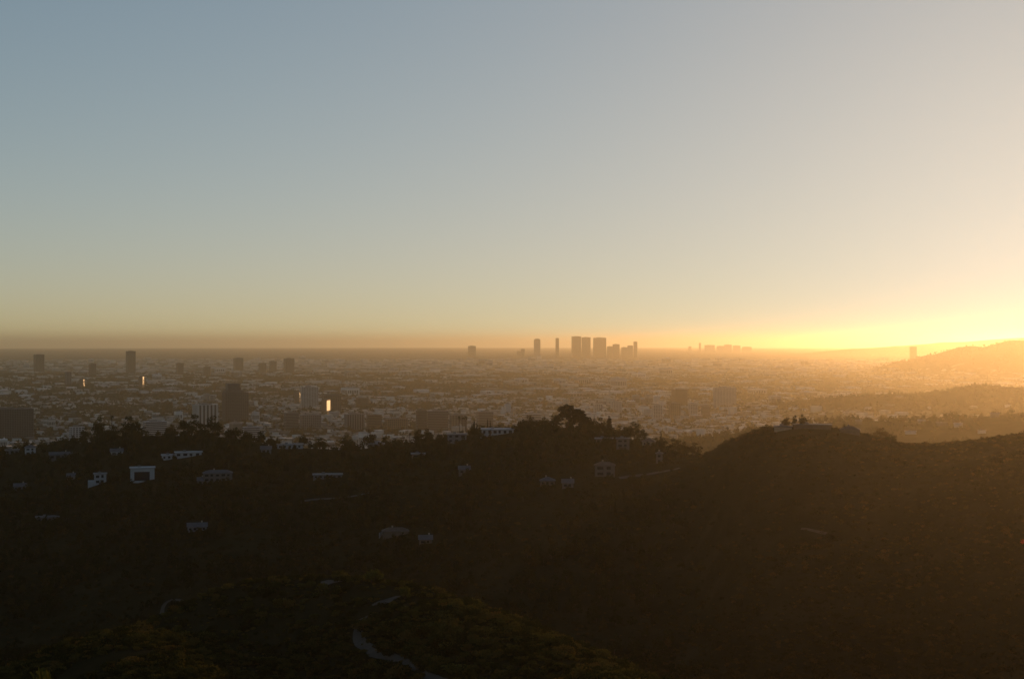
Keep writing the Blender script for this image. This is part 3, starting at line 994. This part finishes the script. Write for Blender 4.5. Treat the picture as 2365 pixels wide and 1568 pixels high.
_clr = np.array(CLEAR)
def is_clear(x, y, extra=0.0):
    ok = np.ones(len(x), bool)
    for cx, cy, r in _clr:
        ok &= (x - cx) ** 2 + (y - cy) ** 2 > (r + extra) ** 2
    return ok

LIGHT = {k: [thin(p, .30, 1.75) for p in KIT[k]] for k in ('broad', 'tall', 'conifer', 'shrub')}
C_SHRUB = proto('brush_plant', LIGHT['shrub'])
C_SHRUB_FINE = proto('near_brush_plant', KIT['brush'])
C_WOOD = proto('wood_tree', LIGHT['broad'] + LIGHT['tall'][:2] + LIGHT['conifer'][:1])
FARKIT = [thin(p, .10, 2.9) for p in KIT['broad'][:4]]
C_FAR = proto('street_tree', FARKIT)

rg = np.random.default_rng(21)
# --- chaparral on the near slopes and the rounded hill
x, y = wedge(26000, 110, 700, .46, rg, .95)
x2, y2 = wedge(14000, 100, 420, .46, rg, .9)
x, y = np.concatenate([x, x2]), np.concatenate([y, y2])
m = is_clear(x, y, .3); x, y = x[m], y[m]
g = fbm(x / 26, y / 26, 3)
m = g > -.45; x, y, g = x[m], y[m], g[m]
s = (1.3 + 3.6 * rg.random(len(x)) ** 2.4) * (1 + .8 * np.clip(g, -.4, .8))
spur = ((x / y < .10) & (y < 540)) | (y < 300)
scatter('slope_chaparral', C_SHRUB, np.column_stack([x, y, H(x, y) - .15 * s])[~spur], (s[~spur], s[~spur] * .8), 'dark chaparral on the canyon floor and the slope under the rounded hill')
x, y, s = x[spur], y[spur], s[spur]
scatter('near_chaparral', C_SHRUB_FINE, np.column_stack([x, y, H(x, y) - .15 * s]), (s, s * .8), 'dark chaparral brush covering the near spur and slopes')
x, y = wedge(34000, 560, 1100, .46, rg)
keep = (x / y > .16) | (rg.random(len(x)) < .45)
x, y = x[keep], y[keep]
m = is_clear(x, y, .6); x, y = x[m], y[m]
g = fbm(x / 30, y / 30, 3)
s = (1.6 + 2.6 * rg.random(len(x)) ** 2) * (1 + .6 * np.clip(g, -.5, .7))
scatter('hill_chaparral', C_SHRUB, np.column_stack([x, y, H(x, y) - .15 * s]), (s, s * .75), 'brown chaparral covering the rounded hill and canyon sides')
# --- woods around the houses
x, y = wedge(15000, 620, 1500, .46, rg)
t = x / y
dens = np.interp(t, [-.46, -.1, .09, .115, .15, .46], [1, 1, .9, .25, 0, 0]) * (fbm(x / 60, y / 60, 3) > -.25)
cy = np.interp(t, _ct, _cy)
dens = dens * np.where(y > cy - 5, .5, 1)
m = (rg.random(len(x)) < dens) & is_clear(x, y, 2.5)
x, y = x[m], y[m]
s = 4.0 + 5.0 * rg.random(len(x)) ** 1.5
scatter('hillside_woods', C_WOOD, np.column_stack([x, y, H(x, y) - .3]), (s * .95, s), 'dark woods between the houses of the near hills')
# --- woods of the hazy hills towards the sun
x, y = wedge(34000, 1250, 5000, .46, rg, .85)
x2, y2 = wedge(26000, 5600, 9400, .46, rg)
x, y = np.concatenate([x, x2]), np.concatenate([y, y2])
zf = H(x, y) + (x * x + y * y) / (2 * R_EARTH)
m = (zf > 26) & (x / y > .02) & is_clear(x, y, 4) & (fbm(x / 90 + 7, y / 90, 3) > -.3)
x, y = x[m], y[m]
s = 6.0 + 7.0 * rg.random(len(x)) ** 1.5
scatter('hazy_hill_woods', proto('hill_tree', [thin(p, .16, 2.3) for p in KIT['broad'] + KIT['tall']]), np.column_stack([x, y, H(x, y) - .4]), (s, s), 'hazy woods on the hills beyond the rounded hill')

# ------------------------------------------------------------------ single trees between the houses
HILL_MARKS = [(325, 1095, 'the open frame house'), (228, 1100, 'the cubic white house'), (415, 1052, 'the bright pair of houses'), (500, 1103, 'the wide half hidden house'), (755, 1100, 'the long low house'),
              (105, 1198, 'the dim white house'), (668, 1030, 'the windowed white house'), (1055, 1015, 'the lilac grey house'), (1149, 990, 'the long white house'), (1440, 1030, 'the terraced house'),
              (1398, 1090, 'the square pale house'), (1265, 1120, 'the low terrace house'), (912, 1238, 'the curved garden wall'), (452, 1226, 'the faint long roof'),
              (965, 1056, 'the small house under the dark pair of trees'), (1072, 1092, 'the small pale house in the trees'), (1312, 965, 'the tallest pine'), (298, 985, 'the large round tree'),
              (136, 1050, 'the gabled house'), (850, 1005, 'the lone tree of the saddle'), (1524, 1060, 'the narrow house on posts'), (1465, 990, 'the lone round tree'), (42, 1128, 'the faint house at the left edge'), (610, 1150, 'the middle of the dark left slope'),
              (1150, 1160, 'the middle of the canyon side'), (820, 1160, 'the faint street')]
TREE_WORD = {'broad': 'spreading tree', 'tall': 'upright tree', 'conifer': 'pointed conifer', 'cypress': 'slim cypress'}
rt = random.Random(5)
def hill_tree(kd, x, y, hg, wf):
    u = (x / y * F + 512) / K; v = ((HC - h1(x, y)) / y * F + VE) / K
    size = 'tall' if hg > 9.2 else ('small' if hg < 7 else 'middling')
    plant(kd, x, y, hg, hg * KW[kd] * wf, f'{size} {TREE_WORD[kd]} {side_phrase(u, v, HILL_MARKS)}', 'single trees among the houses', .3)
for u0, u1 in ((0, 330), (330, 660), (660, 1000), (1000, 1290), (1290, 1600)):
    for k in range(40):
        u = rt.uniform(u0, u1)
        v = np.interp(u, _cu, [c[1] for c in CREST]) + 4 + 190 * rt.random() ** 1.6
        p = hit(u, v, 500)
        if p is None: continue
        if not is_clear(np.array([p.x]), np.array([p.y]), 3.0)[0]: continue
        kd = rt.choices(['broad', 'tall', 'conifer', 'cypress'], [6, 3, 1.2, .6])[0]
        hg = rt.uniform(6, 11.5) if kd != 'cypress' else rt.uniform(8, 12)
        hill_tree(kd, p.x, p.y, hg, rt.uniform(.8, 1.15))
# trees growing right in front of the half hidden houses
for x, y, W, k in VEILED:
    for i in range(k):
        q = rt.uniform(.30, .5) * rt.choice((-1, 1)) if k == 1 else -.42 + .84 * (i + rt.uniform(.2, .8)) / k
        hill_tree(rt.choice(['broad', 'tall', 'broad']), x + q * W, y - rt.uniform(4, 9), rt.uniform(3.4, 5.8), rt.uniform(.9, 1.25))

# ------------------------------------------------------------------ city on the plain
GRID = math.radians(27)
def tint_mat(name, stops, rough=.85):
    m, n, b = new_mat(name)
    oi = node(n, 'ShaderNodeObjectInfo')
    c = ramp(n, stops, oi.outputs['Random'])
    f = tex_noise(n, .12, 4)
    n.links.new(mix(n, 1.0, c, mix(n, f, (.75, .75, .75), (1.2, 1.2, 1.2)), 'MULTIPLY'), b.inputs['Base Color'])
    b.inputs['Roughness'].default_value = rough; b.inputs['Specular IOR Level'].default_value = .2
    MATS[name] = m
tint_mat('city_wall', [(0, (.12, .10, .085)), (.35, (.24, .21, .18)), (.7, (.38, .35, .31)), (1, (.55, .53, .50))])
tint_mat('city_roof', [(0, (.10, .09, .085)), (.3, (.22, .21, .20)), (.65, (.42, .41, .40)), (1, (.68, .68, .68))])

def attr_mat(name):
    m, n, b = new_mat(name)
    at = node(n, 'ShaderNodeAttribute', attribute_name='tint')
    f = tex_noise(n, .08, 4)
    n.links.new(mix(n, 1.0, at.outputs['Color'], mix(n, f, (.75, .75, .75), (1.2, 1.2, 1.2)), 'MULTIPLY'), b.inputs['Base Color'])
    b.inputs['Roughness'].default_value = .85; b.inputs['Specular IOR Level'].default_value = .2
    return m

_gc, _gs = math.cos(GRID), math.sin(GRID)
def city_lots(y0, y1, cell, street, keep, rng, hmean, tmax=.43):
    """lots of a street grid turned against the view: centre, half sizes, height"""
    R = y1 * 1.2
    a = np.arange(-R, R, cell[0]); b = np.arange(-R, R, cell[1])
    A, B = np.meshgrid(a, b)
    ia = np.round(A / cell[0]).astype(int); ib = np.round(B / cell[1]).astype(int)
    ok = (ia % street[0] != 0) & (ib % street[1] != 0)
    A, B = A[ok], B[ok]
    A = A + rng.uniform(-.12, .12, len(A)) * cell[0]; B = B + rng.uniform(-.12, .12, len(B)) * cell[1]
    x = A * _gc - B * _gs; y = A * _gs + B * _gc
    m = (y > y0) & (y < y1) & (np.abs(x) < tmax * y)
    x, y = x[m], y[m]
    zf = H(x, y) + (x * x + y * y) / (2 * R_EARTH)
    busy = fbm(x / 420 + 31, y / 420, 4)
    m = (zf < 34) & (rng.random(len(x)) < keep * np.clip(.75 + 1.3 * busy, .12, 1.25))
    x, y, busy = x[m], y[m], busy[m]
    n = len(x)
    hx = cell[0] * rng.uniform(.26, .47, n); hy = cell[1] * rng.uniform(.26, .47, n)
    h = hmean * rng.uniform(.6, 1.5, n)
    tall = rng.random(n) < np.clip(.03 + .10 * busy, .005, .12)
    h = np.where(tall, h * rng.uniform(1.8, 4.0, n), h)
    return x, y, hx, hy, h, busy

rc = np.random.default_rng(77)
near = city_lots(1650, 5200, (25, 31), (7, 4), .58, rc, 6.0)
far = city_lots(5200, 15000, (62, 78), (5, 4), .50, rc, 8.5)
lots = [np.concatenate([p, q]) for p, q in zip(near, far)]
lx, ly, lhx, lhy, lh, lb = lots
# keep lots clear of the named towers
TOWER_CLEAR = []
LANDS = []
def tower(u0, u1, vtop, y, label, style='bands', wall='concrete', glass='glass_dark', a=25, dr=.6, floor=3.7, bay=5.0, crown=None, name='office_tower', land=None, group=None, steps=()):
    """a tower block by its outline in the photograph and its distance; a is its turn against the sight line in degrees"""
    um = (u0 + u1) / 2
    x = X_of(um, y); g = h1(x, y)
    w = (u1 - u0) * K / F * y
    ar = math.radians(a)
    W = w / (math.cos(ar) + dr * math.sin(ar)); D = dr * W
    Ht = Z_of(vtop, y) - g
    root = empty(name, (x, y, g), ar - math.atan2(x, y))
    hw, hd = W / 2, D / 2
    nf = max(2, int(Ht / floor)); fh = Ht / nf
    if style == 'plain':
        MB().box(-hw, hw, -hd, hd, -6, Ht).build('wall', MATS[wall], root)
    else:
        MB().box(-hw + .5, hw - .5, -hd + .5, hd - .5, -6, Ht - .6).build('glazing', MATS[glass], root)
        if style in ('bands', 'grid', 'balcony'):
            s = MB(); e = .55 if style == 'balcony' else 0
            for k in range(nf + 1):
                z = fh * k
                s.box(-hw - e, hw + e, -hd - e, hd + e, z - .9, z + (.7 if style != 'balcony' else .35), 0)
            s.build('spandrels', MATS[wall], root)['kind'] = 'stuff'
        if style in ('ribs', 'grid', 'balcony'):
            s = MB(); q = -.02 if style != 'ribs' else .1
            nx = max(3, int(W / bay)); ny = max(2, int(D / bay)); t = bay * (.16 if style != 'ribs' else .26)
            for k in range(nx + 1):
                c = -hw + t + (W - 2 * t) * k / nx
                s.box(c - t, c + t, -hd - q, -hd + .6, -6, Ht).box(c - t, c + t, hd - .6, hd + q, -6, Ht)
            for k in range(ny + 1):
                c = -hd + t + (D - 2 * t) * k / ny
                s.box(-hw - q, -hw + .6, c - t, c + t, -6, Ht - .05).box(hw - .6, hw + q, c - t, c + t, -6, Ht - .05)
            s.build('piers', MATS[wall], root)['kind'] = 'stuff'
    rf = MB()
    rf.box(-hw - .1, hw + .1, -hd - .1, hd + .1, Ht - .4, Ht + .15)
    ro = rf.build('roof', MATS[wall if wall != 'glass_dark' else 'dark_wall'], root)
    rr = random.Random(int(u0 * 7))
    MB().box(-hw * .5, hw * .15, -hd * .5, hd * .5, Ht + .15, Ht + .15 + rr.uniform(2.5, 4.5)).box(hw * .3, hw * .6, -hd * .3, hd * .4, Ht + .15, Ht + rr.uniform(1.6, 2.6)).build('roof_plant', MATS['grey_paint' if wall != 'dark_wall' else 'dark_wall'], ro)
    for nm, b, mt in steps:
        q = MB()
        for (fx0, fx1, fy0, fy1, z0, z1) in b:
            q.box(fx0 * hw, fx1 * hw, fy0 * hd, fy1 * hd, z0 if z0 > -7 else -6, z1)
        q.build(nm, MATS[mt], root)
    tag(root, label, 'building', group or 'towers of the city')
    TOWER_CLEAR.append((x, y, max(W, D) * .8 + 10))
    if land: LANDS.append((um, (VE + (HC - g) / y * F) / K, land))
    return root, W, D, Ht

# --- middle distance
r, W, D, Ht = tower(513, 574, 905, 3720, 'wide dark office tower with a raised block on its roof', 'grid', 'dark_wall', a=14, dr=.55, land='the wide dark tower')
MB().box(-W * .36, W * .13, -D * .42, D * .42, Ht + .15, Ht + 15.5 * 3720 / F * K + 6).build('penthouse', MATS['dark_wall'], r)
MB().box(-W * .44, W * .30, -D * .46, D * .46, Ht + .15, Ht + 5).build('upper_storey', MATS['dark_wall'], r)
tower(445, 503, 933, 3480, 'ribbed office tower of pale and dark vertical strips', 'ribs', 'concrete', a=20, dr=.7, bay=9, land='the ribbed tower')
tower(-30, 75, 943, 3120, 'big dark office block cut by the left edge', 'grid', 'dark_wall', a=10, dr=.5, land='the dark block at the left edge')
tower(694, 735, 893, 4520, 'pale slab building behind the tower with the golden strip', 'grid', 'concrete', a=12, dr=.4, land='the pale slab building')
# added tower: one mirror-like wall, turned to throw the sun at the camera
def glint_angle(x, y):
    c = Vector((-x, -y, HC - 40)).normalized(); h = (c + SUN_DIR).normalized()
    return math.atan2(h.y, h.x)
GL_M, gn, gb = new_mat('sun_glass')
gb.inputs['Base Color'].default_value = (.85, .80, .72, 1); gb.inputs['Metallic'].default_value = 1.0; gb.inputs['Roughness'].default_value = .14
gb.inputs['Roughness'].default_value = .42
r, W, D, Ht = tower(743, 788, 912, 4300, 'dark block behind the narrow golden strip', 'grid', 'brown_wall', a=14, dr=.5, land='the block with the golden strip')
yg = 4120.0
xg = X_of(759, yg); gg = h1(xg, yg); ga = glint_angle(xg, yg); Hg = Z_of(921, yg) - gg
rg_ = empty('added_glint_tower', (xg, yg, gg), ga)  # separate tower added to carry the golden glint in front of the block
MB().box(-13, 0, -21, 17, -6, Hg).build('wall', MATS['brown_wall'], rg_)
MB().box(0, .3, -20, 16, Hg * .30, Hg - 3).build('mirror_wall', GL_M, rg_)
MB().box(-12.5, -.5, -20.5, 16.5, Hg, Hg + .8).build('roof', MATS['dark_wall'], rg_)
tag(rg_, 'added slim tower, its mirror wall turned to flash gold in the sun', 'building', 'towers of the city')
TOWER_CLEAR.append((xg, yg, 60))
MB().box(-W * .38, W * .38, -D * .3, D * .3, Ht + .15, Ht + 4.8).build('penthouse', MATS['dark_wall'], r)
tower(795, 842, 955, 3450, 'grey midrise with close vertical ribs right of the golden strip', 'ribs', 'grey_paint', a=14, dr=.5, bay=6, name='midrise_block', land='the ribbed grey midrise')
tower(846, 882, 957, 3440, 'brown midrise joined to the ribbed grey one', 'bands', 'brown_wall', a=14, dr=.6, name='midrise_block')
tower(655, 690, 952, 3500, 'pale midrise with dark bands left of the golden strip', 'bands', 'grey_paint', a=18, dr=.6, name='midrise_block', land='the banded pale midrise')
tower(692, 742, 957, 3420, 'grey midrise with a lattice of windows below the golden strip', 'grid', 'grey_paint', a=14, dr=.5, name='midrise_block')
tower(960, 986, 947, 3300, 'dark narrow slab at the left of the banded block', 'bands', 'dark_wall', a=16, dr=.8, name='midrise_block')
tower(985, 1036, 948, 3320, 'wide banded block of grey storeys left of the three palms', 'bands', 'grey_paint', a=10, dr=.4, name='midrise_block', land='the wide banded block')
tower(1038, 1078, 957, 3280, 'cream apartment block with balconies behind the three palms', 'balcony', 'cream_paint', a=16, dr=.5, bay=7, name='apartment_block', land='the apartment block with balconies')
tower(888, 942, 966, 3450, 'low brown midrise between the ribbed one and the dark slab', 'grid', 'brown_wall', a=16, dr=.5, name='midrise_block', land='the low brown midrise')
tower(822, 852, 918, 4700, 'small brown block right of the golden strip tower', 'bands', 'brown_wall', a=20, dr=.7, name='midrise_block', land='the small brown block')
tower(1550, 1588, 898, 4700, 'brown office block on the orange plain above the lone round tree', 'bands', 'brown_wall', a=24, dr=.7, land='the brown block on the orange plain')
tower(1647, 1700, 894, 4600, 'wide pale block on the orange plain left of the hazy hills', 'grid', 'concrete', a=12, dr=.35, land='the wide pale block')
tower(1505, 1530, 934, 3900, 'first pale apartment slab above the dip in the ridge', 'grid', 'concrete', a=20, dr=.6, name='apartment_block', land='the pale apartment slabs')
tower(1545, 1572, 930, 3950, 'second pale apartment slab above the dip in the ridge', 'balcony', 'cream_paint', a=18, dr=.5, name='apartment_block', land='the second apartment slab')
tower(1590, 1612, 932, 3950, 'third pale apartment slab above the dip in the ridge', 'grid', 'concrete', a=22, dr=.6, name='apartment_block')
tower(1618, 1640, 936, 3900, 'fourth pale apartment slab above the dip in the ridge', 'bands', 'grey_paint', a=20, dr=.6, name='apartment_block')
tower(1410, 1436, 926, 4250, 'pale boxy block above the single cypress', 'grid', 'concrete', a=16, dr=.5, name='midrise_block', land='the pale box above the cypress')
tower(1370, 1392, 932, 4200, 'pale block just right of the tallest pine', 'grid', 'concrete', a=18, dr=.6, name='midrise_block')
tower(1164, 1180, 932, 4100, 'small bright white building on the plain left of the pines', 'plain', 'white_paint', a=20, dr=.8, name='midrise_block', land='the small bright white building')
tower(1100, 1140, 950, 3500, 'low pale block just left above the long white house', 'bands', 'grey_paint', a=18, dr=.5, name='midrise_block')
tower(1205, 1250, 955, 3600, 'low wide block above the left shoulder of the wooded knoll', 'bands', 'concrete', a=18, dr=.5, name='midrise_block', land='the low wide block by the knoll')
tower(160, 195, 985, 2700, 'pale low block catching light behind the left ridge', 'grid', 'white_paint', a=24, dr=.6, name='midrise_block', land='the pale block behind the left ridge')
tower(330, 385, 972, 2950, 'wide white low building behind the left ridge', 'bands', 'white_paint', a=16, dr=.5, name='midrise_block', land='the wide white building')
tower(560, 600, 985, 2850, 'low white building below the wide dark tower', 'bands', 'white_paint', a=16, dr=.5, name='midrise_block', land='the low white building')

# --- far towers of the left plain
for u0, u1, vt, y, wl, lab, ld in [
    (78, 102, 818, 9400, 'dark_wall', 'dark slab tower in the haze near the left edge', 'the far slab tower at the left'),
    (291, 313, 810, 9000, 'dark_wall', 'tallest tower in the haze of the left plain', 'the tallest far tower of the left plain'),
    (205, 222, 839, 8400, 'dark_wall', 'short dark block left of the tallest hazy tower', None),
    (407, 424, 838, 8800, 'dark_wall', 'short dark block right of the tallest hazy tower', 'the short dark far block'),
    (539, 562, 826, 9800, 'brown_wall', 'faint broad tower behind the wide dark tower', None),
    (597, 615, 838, 9000, 'brown_wall', 'left one of three far blocks on the left plain', None),
    (622, 639, 833, 9400, 'brown_wall', 'middle one of three far blocks on the left plain', None),
    (655, 680, 827, 9000, 'dark_wall', 'right and widest one of three far blocks on the left plain', 'the three far blocks'),
    (150, 165, 858, 6600, 'grey_paint', 'low far block right of the hazy slab tower', None),
    (470, 486, 846, 8600, 'brown_wall', 'small far block between the short dark block and the broad tower', None)]:
    tower(u0, u1, vt, y, lab, 'grid', wl, a=20, dr=.7, floor=5.5, bay=9, land=ld, group='far towers of the left plain')
# slim glass buildings that catch the sun
for gi, (u, vt, vb, y) in enumerate([(194, 874, 886, 6300), (331, 868, 885, 6400), (693, 904, 908, 4800)]):
    x = X_of(u, y); g = h1(x, y); Ht = max(14.0, Z_of(vt, y) - g)
    a = glint_angle(x, y)
    root = empty('glass_building', (x, y, g), a)
    MB().box(-16, 0, -13, 13, -6, Ht).build('wall', MATS['brown_wall'], root)
    mw = MB(); rq = random.Random(gi)
    for fz in np.arange(Ht * .3, Ht - 3, 4.0):
        for fy in range(-2, 2):
            if rq.random() < .5: mw.box(0, .3, fy * 4.0 + .3, fy * 4.0 + 3.6, float(fz), float(fz) + 3.0)
    mw.build('mirror_wall', GL_M, root)
    MB().box(-15, -1, -12, 12, Ht, Ht + .5).build('roof', MATS['grey_roof'], root)
    tag(root, f'{ORD[gi]} slim glinting building from the left on the plain', 'building', 'glinting slim buildings')
    TOWER_CLEAR.append((x, y, 40))

# --- skyline cluster on the horizon
YC = 16500
for u0, u1, vt, st, lab, ld in [
    (1283, 1291, 780, 0, 'slimmest tower of the horizon cluster, right of the rounded one', None),
    (1320, 1342, 776, 0, 'left one of the two tall twin towers on the horizon', 'the twin towers on the horizon'),
    (1343, 1364, 778, 0, 'right one of the two tall twin towers on the horizon', None),
    (1370, 1400, 779, 0, 'broad tower just right of the twin towers', None),
    (1402, 1415, 799, 0, 'lower left half of the stepped block right of the broad tower', None),
    (1415, 1431, 794, 0, 'higher half of the stepped block right of the broad tower', None),
    (1435, 1450, 801, 0, 'low block near the right end of the horizon cluster', None),
    (1449, 1462, 797, 0, 'medium block beside the last tower of the horizon cluster', None),
    (1463, 1472, 788, 0, 'narrow last tower at the right end of the horizon cluster', None),
    (1203, 1212, 805, 0, 'small block left of the rounded tower', None),
    (1194, 1203, 810, 0, 'lowest block at the left end of the horizon cluster', None),
    (1081, 1099, 798, 0, 'lone tower on the horizon far left of the cluster', 'the lone horizon tower')]:
    tower(u0, u1, vt, YC, lab, 'ribs', 'brown_wall', a=8, dr=.6, floor=6, bay=14, land=ld, group='horizon tower cluster')
# rounded tower
x = X_of(1240.5, YC); g = h1(x, YC); w = 15 * K / F * YC; Ht = Z_of(781, YC) - g
root = empty('rounded_tower', (x, YC, g))
n = 14; R = w / 2
arc = [(-R, -6.0), (R, -6.0)] + [(R * math.cos(t), Ht - R * .55 + R * .55 * math.sin(t)) for t in np.linspace(0, math.pi, n)]
V = [(p, -R * .7, q) for p, q in arc] + [(p, R * .7, q) for p, q in arc]; m = len(arc)
Fc = [tuple(range(m)), tuple(reversed(range(m, 2 * m)))] + [((i + 1) % m, i, m + i, m + (i + 1) % m) for i in range(m)]
mesh_obj('wall', V, Fc, MATS['brown_wall'], root)
fin = MB()
for k in range(6):
    c = -R + 4 + (2 * R - 8) * k / 5
    fin.box(c - 2.2, c + 2.2, -R * .7 - .8, -R * .7, 0, Ht - R * .6)
fin.build('piers', MATS['concrete'], root)['kind'] = 'stuff'
tag(root, 'tower with a rounded top at the left of the horizon cluster', 'building', 'horizon tower cluster')
LANDS.append((1240, 830, 'the rounded tower on the horizon'))
YW = 24000
for u0, u1, vt, lab in [(1590, 1597, 799, 'faint first stub of the second skyline on the horizon'), (1614, 1619, 791, 'needle thin tower of the second skyline'), (1627, 1651, 796, 'broad faint block of the second skyline, next to the needle'),
                        (1655, 1673, 798, 'faint block in the middle of the second skyline'), (1672, 1690, 795, 'higher faint block in the middle of the second skyline'), (1692, 1710, 797, 'faint block right of the middle of the second skyline'), (1714, 1736, 800, 'lowest faint block at the right end of the second skyline')]:
    tower(u0, u1, vt, YW, lab, 'plain', 'brown_wall', a=8, dr=.6, group='second skyline on the horizon')
tower(2101, 2117, 800, 10800, 'lone tower standing against the sunlit haze before the right ridge', 'grid', 'brown_wall', a=14, dr=.6, group='towers of the city', land='the lone tower before the right ridge')
def keep_clear(x, y):
    ok = np.ones(len(x), bool)
    for cx, cy, r in TOWER_CLEAR:
        ok &= (x - cx) ** 2 + (y - cy) ** 2 > r * r
    return ok

m = keep_clear(lx, ly)
lx, ly, lhx, lhy, lh, lb = [q[m] for q in (lx, ly, lhx, lhy, lh, lb)]
lz = H(lx, ly)
# what shows largest and is not behind the near ridge gets an object of its own
show = np.maximum(lhx, lhy) * 2 / ly * (1 + lh / 12)
tt = lx / ly
vrow = VE + (HC - lz - lh) / ly * F
crest_row = np.interp(tt, _ct, [c[1] * K for c in CREST])
seen = (vrow < crest_row - 6) & (np.abs(tt) < .36)
order = np.argsort(-np.where(seen, show, 0))
single = np.zeros(len(lx), bool); single[order[:285]] = True

def low_building_mesh(i):
    rng = random.Random(900 + i)
    b = MB()
    b.box(-1, 1, -1, 1, -.6, 1, 0)
    r = MB()
    r.box(-.985, .985, -.985, .985, 1.0, 1.02, 0)
    for (x0, x1, y0, y1) in ((-1, 1, -1, -.97), (-1, 1, .97, 1), (-1, -.97, -.97, .97), (.97, 1, -.97, .97)):
        r.box(x0, x1, y0, y1, 1.0, 1.07, 0)
    for k in range(2 + i % 3):
        cx, cy = rng.uniform(-.7, .6), rng.uniform(-.7, .6); w = rng.uniform(.06, .16)
        r.box(cx, cx + w, cy, cy + w, 1.02, 1.02 + rng.uniform(.10, .28), 0)
    w = MB()
    for s in (-1, 1):
        n = 4 + i % 3
        for k in range(n):
            a = -.9 + 1.8 * k / n
            w.box(a, a + 1.1 / n, s * 1.0 - .012, s * 1.0 + .012, .30, .72, 0)
            w.box(s * 1.0 - .012, s * 1.0 + .012, a, a + 1.1 / n, .30, .72, 0)
    me = []
    for nm, q, mt in (('wall', b, 'city_wall'), ('roof', r, 'city_roof'), ('window_row', w, 'glass_dark')):
        o = q.build(nm, MATS[mt]); me.append(o.data); bpy.data.objects.remove(o)
    return me
LOWKIT = [low_building_mesh(i) for i in range(6)]


for i in np.nonzero(single)[0]:
    sx, sy, sh = float(lhx[i]), float(lhy[i]), float(lh[i])
    root = empty('city_building', (float(lx[i]), float(ly[i]), float(lz[i])), GRID)
    root.scale = (sx, sy, sh)
    w, r, g = LOWKIT[i % 6]
    wo = link(bpy.data.objects.new('wall', w), root)
    link(bpy.data.objects.new('roof', r), root)
    if sh > 12:
        gg = link(bpy.data.objects.new('window_row', g), root); gg['kind'] = 'stuff'
    form = 'many storeyed block' if sh > 22 else ('taller block' if sh > 13 else ('long low building' if sx > 1.25 * sy or sy > 1.55 * sx else ('wide low building' if max(sx, sy) > 13.2 else 'small low building')))
    tag(root, f'{form} {side_phrase((lx[i] / ly[i] * F + 512) / K, (VE + (HC - lz[i]) / ly[i] * F) / K, LANDS)}', 'building', 'low buildings on the city plain')

# all the rest of the city: one mass of roofs
def build_city_mass():
    q = ~single
    x, y, hx, hy, h, z = lx[q], ly[q], lhx[q], lhy[q], lh[q], lz[q]
    n = len(x)
    cs = np.array([(-1, -1, -.5), (1, -1, -.5), (1, 1, -.5), (-1, 1, -.5), (-1, -1, 1), (1, -1, 1), (1, 1, 1), (-1, 1, 1)], float)
    P = cs[None] * np.stack([hx, hy, h], 1)[:, None, :]
    V = np.empty_like(P)
    V[..., 0] = P[..., 0] * _gc - P[..., 1] * _gs + x[:, None]
    V[..., 1] = P[..., 0] * _gs + P[..., 1] * _gc + y[:, None]
    V[..., 2] = P[..., 2] + z[:, None]
    fq = np.array([(4, 5, 6, 7), (0, 1, 5, 4), (1, 2, 6, 5), (2, 3, 7, 6), (3, 0, 4, 7)])
    Fq = (fq[None] + 8 * np.arange(n)[:, None, None]).reshape(-1, 4)
    me = bpy.data.meshes.new('city_roofs')
    me.vertices.add(n * 8); me.vertices.foreach_set('co', V.astype(np.float32).ravel())
    me.loops.add(Fq.size); me.loops.foreach_set('vertex_index', Fq.astype(np.int32).ravel())
    me.polygons.add(len(Fq)); me.polygons.foreach_set('loop_start', np.arange(0, Fq.size, 4, dtype=np.int32))
    me.update(calc_edges=True)
    rr = np.random.default_rng(5)
    roof = .10 + .50 * rr.random(n) ** 1.5; wall = .10 + .38 * rr.random(n) ** 1.3
    warm = rr.uniform(.80, 1.0, n)
    colr = np.ones((n, 5, 4), np.float32)
    colr[:, 0, 0] = roof; colr[:, 0, 1] = roof * (.5 + .5 * warm); colr[:, 0, 2] = roof * warm
    for k in range(1, 5):
        colr[:, k, 0] = wall; colr[:, k, 1] = wall * (.5 + .5 * warm); colr[:, k, 2] = wall * warm * .92
    at = me.attributes.new('tint', 'FLOAT_COLOR', 'FACE'); at.data.foreach_set('color', colr.ravel())
    me.materials.append(attr_mat('city_mass'))
    o = link(bpy.data.objects.new('city_roofs', me))
    tag(o, 'mass of low rooftops filling the hazy city plain', kind='stuff')
build_city_mass()

# street and garden trees of the plain
x, y = wedge(42000, 1500, 9000, .42, rg, .75)
zf = H(x, y) + (x * x + y * y) / (2 * R_EARTH)
m = (zf < 40) & (fbm(x / 300 + 3, y / 300, 4) > -.35)
x, y = x[m], y[m]
s = 7.0 + 8.0 * rg.random(len(x)) ** 1.6
scatter('city_trees', C_FAR, np.column_stack([x, y, H(x, y) - .5]), (s * 1.15, s), 'dark street and garden trees between the city roofs')
